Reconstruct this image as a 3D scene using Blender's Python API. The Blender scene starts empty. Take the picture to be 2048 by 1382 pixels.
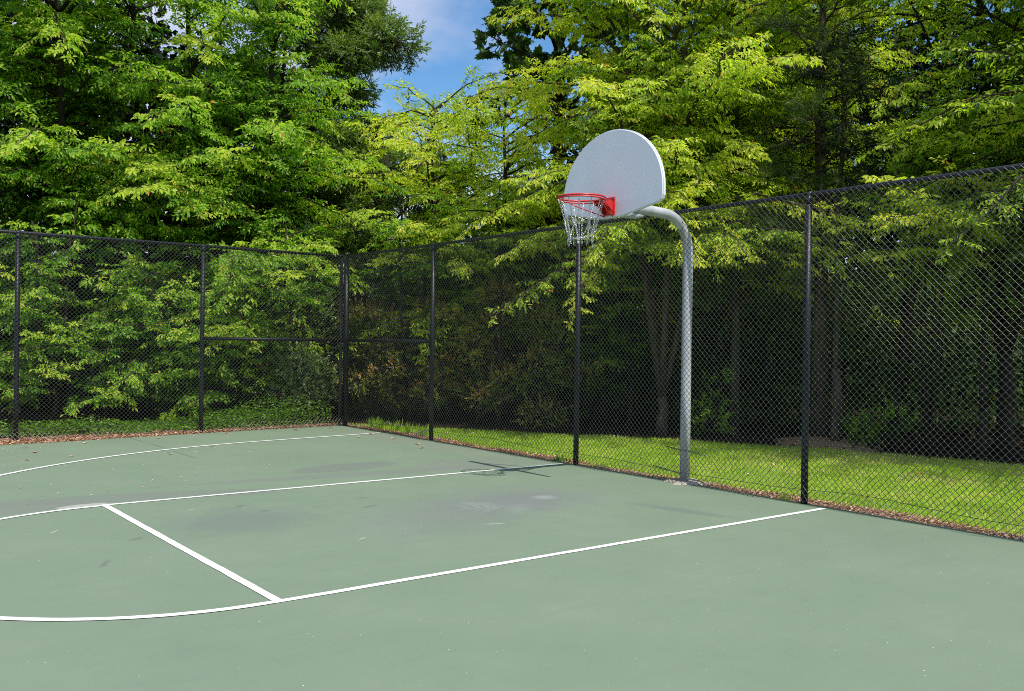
import bpy, bmesh, math
import numpy as np
from mathutils import Vector, Matrix

rng = np.random.default_rng(7)
C = bpy.context.scene.collection
PI = math.pi

# ------------------------------------------------------------------ camera
F, CX, CY, CH, YAW, PITCH, ROLL = 1872.1, -2.193, -6.785, 1.485, 0.9133, -0.0047, 0.0136
fw = np.array([math.cos(YAW) * math.cos(PITCH), math.sin(YAW) * math.cos(PITCH), math.sin(PITCH)])
r0 = np.array([math.sin(YAW), -math.cos(YAW), 0.0]); u0 = np.cross(r0, fw)
RR = r0 * math.cos(ROLL) + u0 * math.sin(ROLL); UU = -r0 * math.sin(ROLL) + u0 * math.cos(ROLL)
cd = bpy.data.cameras.new('camera'); cam = bpy.data.objects.new('camera', cd); C.objects.link(cam)
cd.sensor_width = 36; cd.lens = F / 2048 * 36; cd.clip_start = 0.05; cd.clip_end = 3000
M4 = Matrix([[RR[0], UU[0], -fw[0], CX], [RR[1], UU[1], -fw[1], CY], [RR[2], UU[2], -fw[2], CH], [0, 0, 0, 1]])
cam.matrix_world = M4
bpy.context.scene.camera = cam

def W(px, depth, z=0.0):
    """ground-plan point that lies 'depth' metres in front of the viewer, 'px' across"""
    f2 = np.array([math.cos(YAW), math.sin(YAW)]); r2 = np.array([math.sin(YAW), -math.cos(YAW)])
    p = np.array([CX, CY]) + f2 * depth + r2 * (px - 1024) / F * depth
    return np.array([p[0], p[1], z])

# ------------------------------------------------------------------ materials
def nm(name):
    m = bpy.data.materials.new(name); m.use_nodes = True
    nt = m.node_tree; nt.nodes.clear()
    return m, nt, nt.nodes, nt.links

def N(nt, typ, **kw):
    n = nt.nodes.new(typ)
    for k, v in kw.items():
        if k.startswith('i_'):
            n.inputs[k[2:].replace('_', ' ')].default_value = v
        else:
            setattr(n, k, v)
    return n

def ramp(nt, stops, interp='LINEAR'):
    r = nt.nodes.new('ShaderNodeValToRGB'); cr = r.color_ramp; cr.interpolation = interp
    while len(cr.elements) < len(stops): cr.elements.new(0.5)
    for e, (p, c) in zip(cr.elements, stops):
        e.position = p; e.color = (c[0], c[1], c[2], 1)
    return r

def leaf_mat(name, stops, trans=0.35, rough=0.42, tcol=(1.0, 1.15, 0.35), spec=0.5, tmul=1.5):
    m, nt, nd, lk = nm(name)
    at = N(nt, 'ShaderNodeAttribute', attribute_name='tint')
    rp = ramp(nt, stops); lk.new(at.outputs['Fac'], rp.inputs[0])
    pr = N(nt, 'ShaderNodeBsdfPrincipled'); pr.inputs['Roughness'].default_value = rough
    pr.inputs['Specular IOR Level'].default_value = spec
    lk.new(rp.outputs[0], pr.inputs['Base Color'])
    mul = N(nt, 'ShaderNodeMix', data_type='RGBA', blend_type='MULTIPLY'); mul.inputs[0].default_value = 1
    lk.new(rp.outputs[0], mul.inputs[6]); mul.inputs[7].default_value = (tcol[0] * tmul, tcol[1] * tmul, tcol[2] * tmul, 1)
    tr = N(nt, 'ShaderNodeBsdfTranslucent'); lk.new(mul.outputs[2], tr.inputs[0])
    mx = N(nt, 'ShaderNodeMixShader'); mx.inputs[0].default_value = trans
    out = N(nt, 'ShaderNodeOutputMaterial')
    lk.new(pr.outputs[0], mx.inputs[1]); lk.new(tr.outputs[0], mx.inputs[2]); lk.new(mx.outputs[0], out.inputs[0])
    return m

def simple_mat(name, c1, c2, rough=0.6, metal=0.0, scale=8.0, bump=0.0, spec=0.5, detail=6, stretch=(1, 1, 1), r2=None):
    m, nt, nd, lk = nm(name)
    tc = N(nt, 'ShaderNodeTexCoord'); mp = N(nt, 'ShaderNodeMapping'); mp.inputs['Scale'].default_value = stretch
    lk.new(tc.outputs['Object'], mp.inputs[0])
    ns = N(nt, 'ShaderNodeTexNoise'); ns.inputs['Scale'].default_value = scale; ns.inputs['Detail'].default_value = detail
    ns.inputs['Roughness'].default_value = 0.65
    lk.new(mp.outputs[0], ns.inputs[0])
    rp = ramp(nt, [(0.3, c1), (0.7, c2)]); lk.new(ns.outputs[0], rp.inputs[0])
    pr = N(nt, 'ShaderNodeBsdfPrincipled'); pr.inputs['Roughness'].default_value = rough; pr.inputs['Metallic'].default_value = metal
    pr.inputs['Specular IOR Level'].default_value = spec
    lk.new(rp.outputs[0], pr.inputs['Base Color'])
    if r2 is not None:
        mr = N(nt, 'ShaderNodeMapRange'); mr.inputs[1].default_value = .3; mr.inputs[2].default_value = .7
        mr.inputs[3].default_value = rough; mr.inputs[4].default_value = r2
        lk.new(ns.outputs[0], mr.inputs[0]); lk.new(mr.outputs[0], pr.inputs['Roughness'])
    if bump:
        bp = N(nt, 'ShaderNodeBump'); bp.inputs['Strength'].default_value = bump; bp.inputs['Distance'].default_value = 0.02
        lk.new(ns.outputs[0], bp.inputs['Height']); lk.new(bp.outputs[0], pr.inputs['Normal'])
    out = N(nt, 'ShaderNodeOutputMaterial'); lk.new(pr.outputs[0], out.inputs[0])
    return m

HB = [(0.0, (.018, .05, .006)), (.3, (.085, .20, .012)), (.55, (.20, .37, .02)), (.85, (.38, .52, .04)), (.985, (.50, .54, .06)), (1.0, (.55, .22, .05))]
ZK = [(0.0, (.03, .065, .006)), (.25, (.13, .24, .012)), (.5, (.32, .44, .022)), (.8, (.52, .60, .05)), (.975, (.62, .60, .08)), (1.0, (.70, .30, .04))]
MAT = {
    'hornbeam': leaf_mat('hornbeam_leaf', HB, .46, .45, spec=.35, tmul=1.85),
    'zelkova': leaf_mat('zelkova_leaf', ZK, .5, .42, spec=.45, tmul=1.9),
    'oak': leaf_mat('oak_leaf', [(0, (.025, .045, .010)), (.45, (.12, .20, .035)), (.8, (.28, .38, .07)), (1, (.42, .46, .16))], .34, .38, spec=.6),
    'sycamore': leaf_mat('sycamore_leaf', [(0, (.015, .035, .008)), (.6, (.06, .13, .018)), (1, (.18, .30, .04))], .35),
    'fine': leaf_mat('fine_leaf', [(0, (.08, .16, .012)), (.5, (.25, .40, .03)), (1, (.45, .58, .08))], .45),
    'pine': leaf_mat('pine_needle', [(0, (.03, .06, .015)), (.5, (.09, .16, .03)), (.9, (.20, .28, .05)), (1, (.3, .18, .05))], .2),
    'yew': leaf_mat('shrub_leaf', [(0, (.05, .08, .015)), (.40, (.18, .28, .03)), (.60, (.34, .38, .05)), (.75, (.55, .32, .10)), (1, (.70, .32, .14))], .28),
    'grey': leaf_mat('greyish_leaf', [(0, (.03, .06, .018)), (.5, (.12, .20, .05)), (1, (.30, .38, .14))], .3, spec=.7),
    'dark': leaf_mat('shade_leaf', [(0, (.002, .005, .0015)), (.6, (.006, .015, .004)), (1, (.014, .034, .007))], .15, .7, spec=.12),  # near-black leaf colour carries the deep shade inside the wood
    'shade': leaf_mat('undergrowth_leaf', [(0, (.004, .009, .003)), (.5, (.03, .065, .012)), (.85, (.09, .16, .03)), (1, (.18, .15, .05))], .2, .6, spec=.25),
    'cover': leaf_mat('ground_cover_leaf', [(0, (.05, .12, .012)), (.5, (.15, .30, .02)), (1, (.30, .48, .04))], .35),
    'grass': leaf_mat('grass_blade', [(0, (.10, .18, .02)), (.35, (.30, .46, .045)), (.7, (.50, .64, .08)), (.82, (.60, .62, .17)), (1, (.66, .56, .32))], .5, .5, spec=.3, tmul=1.5),
    'litter': leaf_mat('dry_leaf', [(0, (.12, .06, .035)), (.35, (.32, .17, .10)), (.75, (.58, .36, .24)), (1, (.70, .56, .36))], .12, .7, tcol=(1.1, .8, .5), spec=.2),
    'litter_dark': leaf_mat('shaded_dry_leaf', [(0, (.015, .008, .005)), (.6, (.05, .025, .014)), (1, (.16, .08, .04))], .1, .8, tcol=(1.1, .8, .5), spec=.15),  # dry leaf colours darkened to paint in shade on the wood floor
    'yellow': leaf_mat('yellow_leaf', [(0, (.5, .25, .03)), (1, (.65, .35, .04))], .3, .6, tcol=(1.1, .9, .3)),
    'bark': simple_mat('bark', (.035, .027, .02), (.13, .105, .08), .9, 0, 14, .8, .2, stretch=(1, 1, .25)),
    'bark_dark': simple_mat('shaded_bark', (.014, .011, .008), (.05, .04, .03), .9, 0, 14, .6, .2, stretch=(1, 1, .25)),  # darker copy of the bark, shade under the trees put into its colour
    'black': simple_mat('black_vinyl_paint', (.005, .006, .010), (.016, .018, .026), .34, 0, 30, .15, .4, r2=.55),
    'wire': simple_mat('black_vinyl_wire', (.004, .004, .005), (.010, .010, .011), .31, 0, 60, 0, 1.0, detail=2),
    'galv': simple_mat('galvanised_steel', (.46, .49, .52), (.62, .64, .67), .42, .35, 9, .1, .5, r2=.55, stretch=(1, 1, .4)),
    'chain': simple_mat('zinc_chain', (.45, .46, .47), (.72, .73, .74), .3, .85, 40, 0, .5),
    'red': simple_mat('red_rim_paint', (.50, .018, .018), (.66, .035, .028), .35, 0, 25, .05, .5),
    'white_edge': simple_mat('white_enamel_edge', (.72, .73, .74), (.8, .8, .8), .4, 0, 5, 0, .5),
    'bolt': simple_mat('dark_bolt', (.02, .02, .02), (.06, .06, .06), .5, .5, 20),
    'concrete': simple_mat('concrete_footing', (.30, .27, .22), (.50, .46, .39), .9, 0, 18, .5, .2),
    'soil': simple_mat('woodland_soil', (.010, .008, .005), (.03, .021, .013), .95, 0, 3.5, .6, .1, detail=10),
    'lawn_soil': simple_mat('lawn_soil', (.10, .14, .03), (.24, .26, .08), .95, 0, 9, .5, .1, detail=10),
    'mulch': simple_mat('leaf_mulch', (.14, .085, .055), (.46, .30, .20), .95, 0, 45, .8, .1, detail=10),
}

# ------------------------------------------------------------------ object helpers
def tag(o, label=None, cat=None, group=None, kind=None):
    if label: o['label'] = label
    if cat: o['category'] = cat
    if group: o['group'] = group
    if kind: o['kind'] = kind
    return o

def thing(name, loc=(0, 0, 0), label=None, cat=None, group=None):
    o = bpy.data.objects.new(name, None); C.objects.link(o); o.location = loc; o.empty_display_size = .2
    return tag(o, label, cat, group)

def link(name, me, mat, parent=None):
    o = bpy.data.objects.new(name, me); C.objects.link(o)
    if mat: me.materials.append(mat)
    if parent is not None:
        o.parent = parent
        o.location = -Vector(parent.location)     # meshes are written in world coordinates
    return o

def raw_mesh(name, V, Q, tint=None, smooth=False, T=None):
    """V (n,3); Q (m,4) quads; T (k,3) tris"""
    me = bpy.data.meshes.new(name)
    V = np.asarray(V, np.float32)
    Q = np.zeros((0, 4), np.int32) if Q is None else np.asarray(Q, np.int32)
    T = np.zeros((0, 3), np.int32) if T is None else np.asarray(T, np.int32)
    me.vertices.add(len(V)); me.vertices.foreach_set('co', V.ravel())
    nl = Q.size + T.size
    me.loops.add(nl); me.loops.foreach_set('vertex_index', np.concatenate([Q.ravel(), T.ravel()]))
    me.polygons.add(len(Q) + len(T))
    st = np.concatenate([np.arange(len(Q)) * 4, Q.size + np.arange(len(T)) * 3]).astype(np.int32)
    me.polygons.foreach_set('loop_start', st)
    me.update(calc_edges=True)
    me.polygons.foreach_set('use_smooth', np.full(len(Q) + len(T), smooth))
    if tint is not None:
        a = me.attributes.new('tint', 'FLOAT', 'FACE'); a.data.foreach_set('value', np.asarray(tint, np.float32))
    return me

def norm(a):
    return a / np.maximum(np.linalg.norm(a, axis=-1, keepdims=True), 1e-9)

class Tubes:
    """collects round bars; every polyline gets its own rings"""
    def __init__(s): s.V = []; s.Q = []; s.T = []; s.n = 0
    def add(s, pts, rad, sides=10, caps=True, closed=False):
        P = np.asarray(pts, float); n = len(P)
        R = np.full(n, rad, float) if np.isscalar(rad) else np.asarray(rad, float)
        if closed: T = norm(np.roll(P, -1, 0) - np.roll(P, 1, 0))
        else:
            T = norm(np.gradient(P, axis=0))
        ref = np.array([0, 0, 1.0]) if abs(T[0][2]) < .9 else np.array([1.0, 0, 0])
        a = norm(np.cross(T[0], ref)); A = []
        for t in T:
            a = norm(a - t * np.dot(a, t)); A.append(a)
        A = np.array(A); B = np.cross(T, A)
        th = np.linspace(0, 2 * PI, sides, endpoint=False)
        ring = P[:, None] + R[:, None, None] * (A[:, None] * np.cos(th)[None, :, None] + B[:, None] * np.sin(th)[None, :, None])
        base = s.n; s.V.append(ring.reshape(-1, 3)); s.n += n * sides
        m = n if closed else n - 1
        i = np.arange(m)[:, None]; j = np.arange(sides)[None]; j2 = (j + 1) % sides; i2 = (i + 1) % n
        s.Q.append((base + np.stack([i * sides + j, i * sides + j2, i2 * sides + j2, i2 * sides + j], -1)).reshape(-1, 4))
        if caps and not closed:
            for e, idx in ((0, 0), (1, n - 1)):
                s.V.append(P[idx][None]); c = s.n; s.n += 1
                q = base + idx * sides + np.arange(sides); q2 = np.roll(q, -1)
                s.T.append(np.stack([np.full(sides, c), q2 if e == 0 else q, q if e == 0 else q2], -1))
    def build(s, name, mat, parent=None, smooth=True):
        me = raw_mesh(name, np.concatenate(s.V), np.concatenate(s.Q), None, smooth, np.concatenate(s.T) if s.T else None)
        return link(name, me, mat, parent)

def bm_obj(name, bm, mat, parent=None, smooth=False, bevel=0):
    if bevel:
        bmesh.ops.bevel(bm, geom=bm.edges[:], offset=bevel, segments=2, affect='EDGES')
    me = bpy.data.meshes.new(name); bm.to_mesh(me); bm.free()
    if smooth: me.polygons.foreach_set('use_smooth', [True] * len(me.polygons))
    return link(name, me, mat, parent)

def box_bm(bm, c, s):
    r = bmesh.ops.create_cube(bm, size=1)
    for v in r['verts']: v.co = Vector((v.co.x * s[0] + c[0], v.co.y * s[1] + c[1], v.co.z * s[2] + c[2]))

# smooth value noise for numpy use
def vnoise(x, y, seed=0, scale=1.0):
    x = np.asarray(x) / scale; y = np.asarray(y) / scale
    xi = np.floor(x).astype(int); yi = np.floor(y).astype(int); xf = x - xi; yf = y - yi
    def h(a, b):
        v = np.sin(a * 127.1 + b * 311.7 + seed * 74.7) * 43758.5453
        return v - np.floor(v)
    u = xf * xf * (3 - 2 * xf); v = yf * yf * (3 - 2 * yf)
    return (h(xi, yi) * (1 - u) + h(xi + 1, yi) * u) * (1 - v) + (h(xi, yi + 1) * (1 - u) + h(xi + 1, yi + 1) * u) * v

# ------------------------------------------------------------------ world and sun
S_DIR = norm(np.array([-0.056, -0.625, 1.0]))
el = math.asin(S_DIR[2]); rot = math.atan2(S_DIR[0], S_DIR[1])
w = bpy.data.worlds.new('World'); bpy.context.scene.world = w; w.use_nodes = True
nt = w.node_tree; nt.nodes.clear(); lk = nt.links
sky = N(nt, 'ShaderNodeTexSky', sky_type='NISHITA', sun_disc=False, sun_elevation=el, sun_rotation=rot)
sky.altitude = 50; sky.air_density = 1.0; sky.dust_density = .4; sky.ozone_density = 1.5
tc = N(nt, 'ShaderNodeTexCoord'); mp = N(nt, 'ShaderNodeMapping'); mp.inputs['Scale'].default_value = (1, 1, 2.2)
mp.inputs['Location'].default_value = (1.35, .2, .35)
lk.new(tc.outputs['Generated'], mp.inputs[0])
cn = N(nt, 'ShaderNodeTexNoise'); cn.inputs['Scale'].default_value = 2.3; cn.inputs['Detail'].default_value = 7; cn.inputs['Roughness'].default_value = .5
lk.new(mp.outputs[0], cn.inputs[0])
cr = ramp(nt, [(.42, (0, 0, 0)), (.58, (1, 1, 1))]); lk.new(cn.outputs[0], cr.inputs[0])
hs = N(nt, 'ShaderNodeHueSaturation'); hs.inputs['Saturation'].default_value = 1.3; hs.inputs['Value'].default_value = 1.8; lk.new(sky.outputs[0], hs.inputs['Color'])
mx = N(nt, 'ShaderNodeMix', data_type='RGBA'); lk.new(cr.outputs[0], mx.inputs[0])
lk.new(hs.outputs[0], mx.inputs[6]); mx.inputs[7].default_value = (8.6, 8.9, 10.6, 1)
bg = N(nt, 'ShaderNodeBackground'); bg.inputs[1].default_value = .09; lk.new(mx.outputs[2], bg.inputs[0])
wo = N(nt, 'ShaderNodeOutputWorld'); lk.new(bg.outputs[0], wo.inputs[0])
sl = bpy.data.lights.new('sun', 'SUN'); sl.energy = 5.0; sl.angle = math.radians(.53); sl.color = (1, .955, .88)
so = bpy.data.objects.new('sun', sl); C.objects.link(so)
so.rotation_euler = Vector(S_DIR).to_track_quat('Z', 'Y').to_euler(); so.location = (0, -10, 20)
vs = bpy.context.scene.view_settings; vs.view_transform = 'Standard'; vs.look = 'None'; vs.exposure = 0
bpy.context.scene.cycles.use_denoising = False
bpy.context.scene.cycles.use_adaptive_sampling = False
bpy.context.scene.cycles.sample_clamp_indirect = 2.5
bpy.context.scene.cycles.caustics_reflective = False
bpy.context.scene.cycles.caustics_refractive = False
bpy.context.scene.cycles.filter_width = 1.0
bpy.context.scene.cycles.max_bounces = 5
bpy.context.scene.cycles.diffuse_bounces = 2
bpy.context.scene.cycles.transmission_bounces = 2
bpy.context.scene.cycles.transparent_max_bounces = 4

# ------------------------------------------------------------------ ground
FX = 5.35      # court-side fence beyond the hoop runs along Y here
FY = 7.66      # the other fence runs along X here
FH = 2.90

def sheet(name, pts, z, mat, kind='structure'):
    bm = bmesh.new(); bm.faces.new([bm.verts.new((x, y, z)) for x, y in pts])
    bmesh.ops.triangulate(bm, faces=bm.faces[:])
    bmesh.ops.recalc_face_normals(bm, faces=bm.faces[:])
    for f in bm.faces:
        if f.normal.z < 0: f.normal_flip()
    o = bm_obj(name, bm, mat); tag(o, kind=kind); return o

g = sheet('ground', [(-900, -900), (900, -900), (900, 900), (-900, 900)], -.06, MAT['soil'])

# lawn strip outline (fence side straight, woodland side curved)
LAWN_FAR = [(-14, 12.4), (-6, 11.6), (-3.5, 10.9), (-1.37, 10.23), (1.47, 9.53), (3.37, 8.48), (5.54, 7.1), (7.78, 5.72), (8.4, 5.2)]
def lawn_far(y):
    ys = np.array([a for a, b in LAWN_FAR]); xs = np.array([b for a, b in LAWN_FAR])
    return np.interp(y, ys, xs)
pts = [(b, a) for a, b in LAWN_FAR] + [(5.0, 8.4), (5.0, -14)]
sheet('lawn_ground', pts, -.035, MAT['lawn_soil'])
# mulch verge along both fences
bmv = bmesh.new()
def strip_bm(bm, inner, outer, z):
    vi = [bm.verts.new((x, y, z)) for x, y in inner]; vo = [bm.verts.new((x, y, z)) for x, y in outer]
    for a in range(len(vi) - 1):
        f = bm.faces.new([vi[a], vi[a + 1], vo[a + 1], vo[a]])
        if f.normal.z < 0: f.normal_flip()
ys = np.linspace(-14, 8.3, 90)
strip_bm(bmv, [(5.2, y) for y in ys], [(5.54 + .16 * vnoise(y, 0, 3, .5) + .10 * vnoise(y, 0, 4, 2.) + .10 * np.exp(-((y - .0) / .45) ** 2), y) for y in ys], -.022)
o = bm_obj('mulch_verge', bmv, MAT['mulch']); tag(o, kind='structure')
bmv = bmesh.new(); xs = np.linspace(-14, 5.2, 60)
strip_bm(bmv, [(x, 7.0) for x in xs], [(x, 8.3 + .3 * vnoise(x, 0, 5, .7)) for x in xs], -.018)
o = bm_obj('mulch_verge', bmv, MAT['mulch']); tag(o, kind='structure')

# court slab
def court_material():
    m, nt, nd, lk = nm('green_acrylic_court')
    tc = N(nt, 'ShaderNodeTexCoord'); sp = N(nt, 'ShaderNodeSeparateXYZ'); lk.new(tc.outputs['Object'], sp.inputs[0])
    def noise(scale, detail=5, rough=.6, vec=None, dist=0):
        n = N(nt, 'ShaderNodeTexNoise'); n.inputs['Scale'].default_value = scale; n.inputs['Detail'].default_value = detail
        n.inputs['Roughness'].default_value = rough; n.inputs['Distortion'].default_value = dist
        lk.new(vec or tc.outputs['Object'], n.inputs[0]); return n
    def math_(op, a, b=None, c=None):
        n = N(nt, 'ShaderNodeMath', operation=op)
        for k, v in enumerate((a, b, c)):
            if v is None: continue
            if isinstance(v, (int, float)): n.inputs[k].default_value = v
            else: lk.new(v, n.inputs[k])
        return n.outputs[0]
    def mixc(fac, a, b):
        n = N(nt, 'ShaderNodeMix', data_type='RGBA'); 
        if isinstance(fac, (int, float)): n.inputs[0].default_value = fac
        else: lk.new(fac, n.inputs[0])
        for k, v in ((6, a), (7, b)):
            if isinstance(v, tuple): n.inputs[k].default_value = (*v, 1)
            else: lk.new(v, n.inputs[k])
        return n.outputs[2]
    n1 = noise(.9, 10, .68); rp = ramp(nt, [(.3, (.156, .215, .146)), (.7, (.188, .246, .172))]); lk.new(n1.outputs[0], rp.inputs[0])
    col = rp.outputs[0]
    # fine grain
    n2 = noise(420, 2, .5); r2 = ramp(nt, [(.25, (.86, .86, .86)), (.75, (1.14, 1.14, 1.14))]); lk.new(n2.outputs[0], r2.inputs[0])
    mu = N(nt, 'ShaderNodeMix', data_type='RGBA', blend_type='MULTIPLY'); mu.inputs[0].default_value = 1; lk.new(col, mu.inputs[6]); lk.new(r2.outputs[0], mu.inputs[7]); col = mu.outputs[2]
    # streaky dirt, long along the sweep direction
    mp = N(nt, 'ShaderNodeMapping'); mp.inputs['Scale'].default_value = (1.2, 5.5, 1); mp.inputs['Rotation'].default_value = (0, 0, .35); lk.new(tc.outputs['Object'], mp.inputs[0])
    n3 = noise(1.3, 9, .72, mp.outputs[0], .4); r3 = ramp(nt, [(.48, (0, 0, 0)), (.72, (1, 1, 1))]); lk.new(n3.outputs[0], r3.inputs[0])
    col = mixc(math_('MULTIPLY', r3.outputs[0], .32), col, (.150, .195, .150))
    mp4 = N(nt, 'ShaderNodeMapping'); mp4.inputs['Scale'].default_value = (4, 1.1, 1); mp4.inputs['Rotation'].default_value = (0, 0, -.5); lk.new(tc.outputs['Object'], mp4.inputs[0])
    n4 = noise(3.1, 10, .75, mp4.outputs[0], .8); r4 = ramp(nt, [(.60, (0, 0, 0)), (.74, (1, 1, 1))]); lk.new(n4.outputs[0], r4.inputs[0])
    col = mixc(math_('MULTIPLY', r4.outputs[0], .25), col, (.12, .155, .12))
    # blotches: soft elliptical wear marks  (x, y, rx, ry, angle, strength, colour)
    def blot(cx, cy, rx, ry, ang, st, c, soft=.55, ns=2.5, na=.5):
        nonlocal col
        mp = N(nt, 'ShaderNodeMapping', vector_type='TEXTURE'); mp.inputs['Location'].default_value = (cx, cy, 0)
        mp.inputs['Rotation'].default_value = (0, 0, ang); mp.inputs['Scale'].default_value = (rx, ry, 1)
        lk.new(tc.outputs['Object'], mp.inputs[0])
        sx = N(nt, 'ShaderNodeSeparateXYZ'); lk.new(mp.outputs[0], sx.inputs[0])
        d = math_('SQRT', math_('ADD', math_('MULTIPLY', sx.outputs[0], sx.outputs[0]), math_('MULTIPLY', sx.outputs[1], sx.outputs[1])))
        nn = noise(ns, 8, .7)
        d = math_('ADD', d, math_('MULTIPLY', math_('SUBTRACT', nn.outputs[0], .5), na * 2))
        mr = N(nt, 'ShaderNodeMapRange', interpolation_type='SMOOTHSTEP'); mr.inputs[1].default_value = 1.0; mr.inputs[2].default_value = 1 - soft
        mr.inputs[3].default_value = 0; mr.inputs[4].default_value = st; lk.new(d, mr.inputs[0])
        col = mixc(mr.outputs[0], col, c)
    blot(3.2, .1, 1.25, .95, .2, .72, (.165, .175, .178), .9, 3, .5)
    blot(2.2, -.2, 1.3, 1.0, .5, .50, (.165, .18, .175), .9, 3, .6)
    blot(.75, .55, .9, .8, .3, .62, (.14, .165, .155), .9, 3, .7)
    blot(4.1, -1.15, .75, .13, -1.35, .42, (.115, .13, .135), .8, 5, .25)
    blot(2.9, 2.35, 2.6, .20, -.13, .50, (.165, .18, .165), .35, 2, .30)
    blot(2.9, 2.95, .8, .34, .1, .60, (.15, .165, .155), .25, 3, .28)
    blot(4.3, 2.5, 1.0, .5, .1, .45, (.18, .195, .18), .5, 3, .4)
    blot(.4, 2.12, 1.5, .30, -.25, .55, (.165, .18, .165), .3, 2, .3)
    blot(-.75, 2.05, .9, .28, .05, .55, (.17, .185, .165), .3, 2, .3)
    blot(-.15, 1.93, .26, .10, .1, .9, (.36, .37, .33), .3, 8, .3)
    blot(3.52, .08, .17, .16, 0, .32, (.42, .43, .45), .9, 30, .9)
    blot(2.95, -.25, .35, .16, .7, .12, (.36, .40, .38), .8, 22, .9)
    blot(5.0, 4.9, .5, 3.3, 0.05, .35, (.20, .205, .18), .8, 2.5, .5)
    for (a, b, rx, ry, an) in [(-.17, .30, .09, .05, .6), (.95, 1.18, .13, .06, .9), (1.05, .85, .11, .05, .2), (2.05, .98, .09, .05, .1), (1.9, .55, .14, .05, .4), (-.55, -.35, .16, .035, 1.1)]:
        blot(a, b, rx, ry, an, .6, (.115, .14, .115), .8, 16, .9)
    for q in range(9):
        an_ = 2.6 + .11 * q; blot(3.15 + .45 * math.cos(an_), -.02 + .45 * math.sin(an_), .24 + .05 * (q % 3), .008, an_, .5, (.40, .43, .42), .7, 18, .7)
    for (a, b, rx, ry, an) in [(.55, 1.25, .06, .012, .3), (-.6, .9, .09, .012, .9), (2.35, -.7, .12, .02, -.4), (1.2, -.6, .07, .012, .5)]:
        blot(a, b, rx, ry, an, .6, (.45, .50, .45), .7, 25, .4)
    # cracks
    for (pa, da, pb, db) in ((245, 13.9, 300, 13.0), (295, 13.1, 345, 12.2), (340, 12.3, 402, 11.3)):
        A_, B_ = W(pa, da), W(pb, db); v_ = B_ - A_
        blot((A_[0] + B_[0]) / 2, (A_[1] + B_[1]) / 2, math.hypot(v_[0], v_[1]) / 2, .012, math.atan2(v_[1], v_[0]), .7, (.05, .06, .05), .5, 4, .15)
    # tiny pale chips and grit
    for sc, th, c, s in ((34, .055, (.70, .73, .68), .9), (21, .04, (.06, .07, .06), .75), (55, .07, (.55, .56, .48), .55), (14, .02, (.75, .78, .74), .9)):
        v = N(nt, 'ShaderNodeTexVoronoi'); v.inputs['Scale'].default_value = sc
        lk.new(tc.outputs['Object'], v.inputs['Vector'])
        gg = N(nt, 'ShaderNodeSeparateColor'); lk.new(v.outputs['Color'], gg.inputs[0])
        k = math_('MULTIPLY', math_('LESS_THAN', v.outputs['Distance'], math_('MULTIPLY', gg.outputs[1], th * 2.4)), math_('GREATER_THAN', gg.outputs[0], .955))
        col = mixc(math_('MULTIPLY', k, s), col, c)
    pr = N(nt, 'ShaderNodeBsdfPrincipled'); pr.inputs['Roughness'].default_value = .78; pr.inputs['Specular IOR Level'].default_value = .35
    lk.new(col, pr.inputs['Base Color'])
    bp = N(nt, 'ShaderNodeBump'); bp.inputs['Strength'].default_value = .35; bp.inputs['Distance'].default_value = .002
    lk.new(n2.outputs[0], bp.inputs['Height']); lk.new(bp.outputs[0], pr.inputs['Normal'])
    out = N(nt, 'ShaderNodeOutputMaterial'); lk.new(pr.outputs[0], out.inputs[0])
    return m

def edge_x(y): return 5.36 + .02 * (vnoise(y, 0, 9, .4) - .5) + .05 * (vnoise(y, 0, 10, 2.5) - .5)
def edge_y(x): return 7.30 + .085 * x + .05 * (vnoise(x, 0, 11, .3) - .5) + .08 * (vnoise(x, 0, 12, 1.7) - .5)
out = [(edge_x(y), y) for y in np.linspace(-16, 7.72, 160)] + [(x, edge_y(x)) for x in np.linspace(5.3, -16, 150)] + [(-16, -16)]
bm = bmesh.new(); top = bm.faces.new([bm.verts.new((x, y, 0)) for x, y in out])
if top.normal.z < 0: top.normal_flip()
ex = bmesh.ops.extrude_face_region(bm, geom=[top])
for v in [e for e in ex['geom'] if isinstance(e, bmesh.types.BMVert)]: v.co.z = -.055
bmesh.ops.recalc_face_normals(bm, faces=bm.faces[:])
bmesh.ops.triangulate(bm, faces=[f for f in bm.faces if len(f.verts) > 4])
o = bm_obj('court', bm, court_material()); tag(o, kind='structure')

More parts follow.
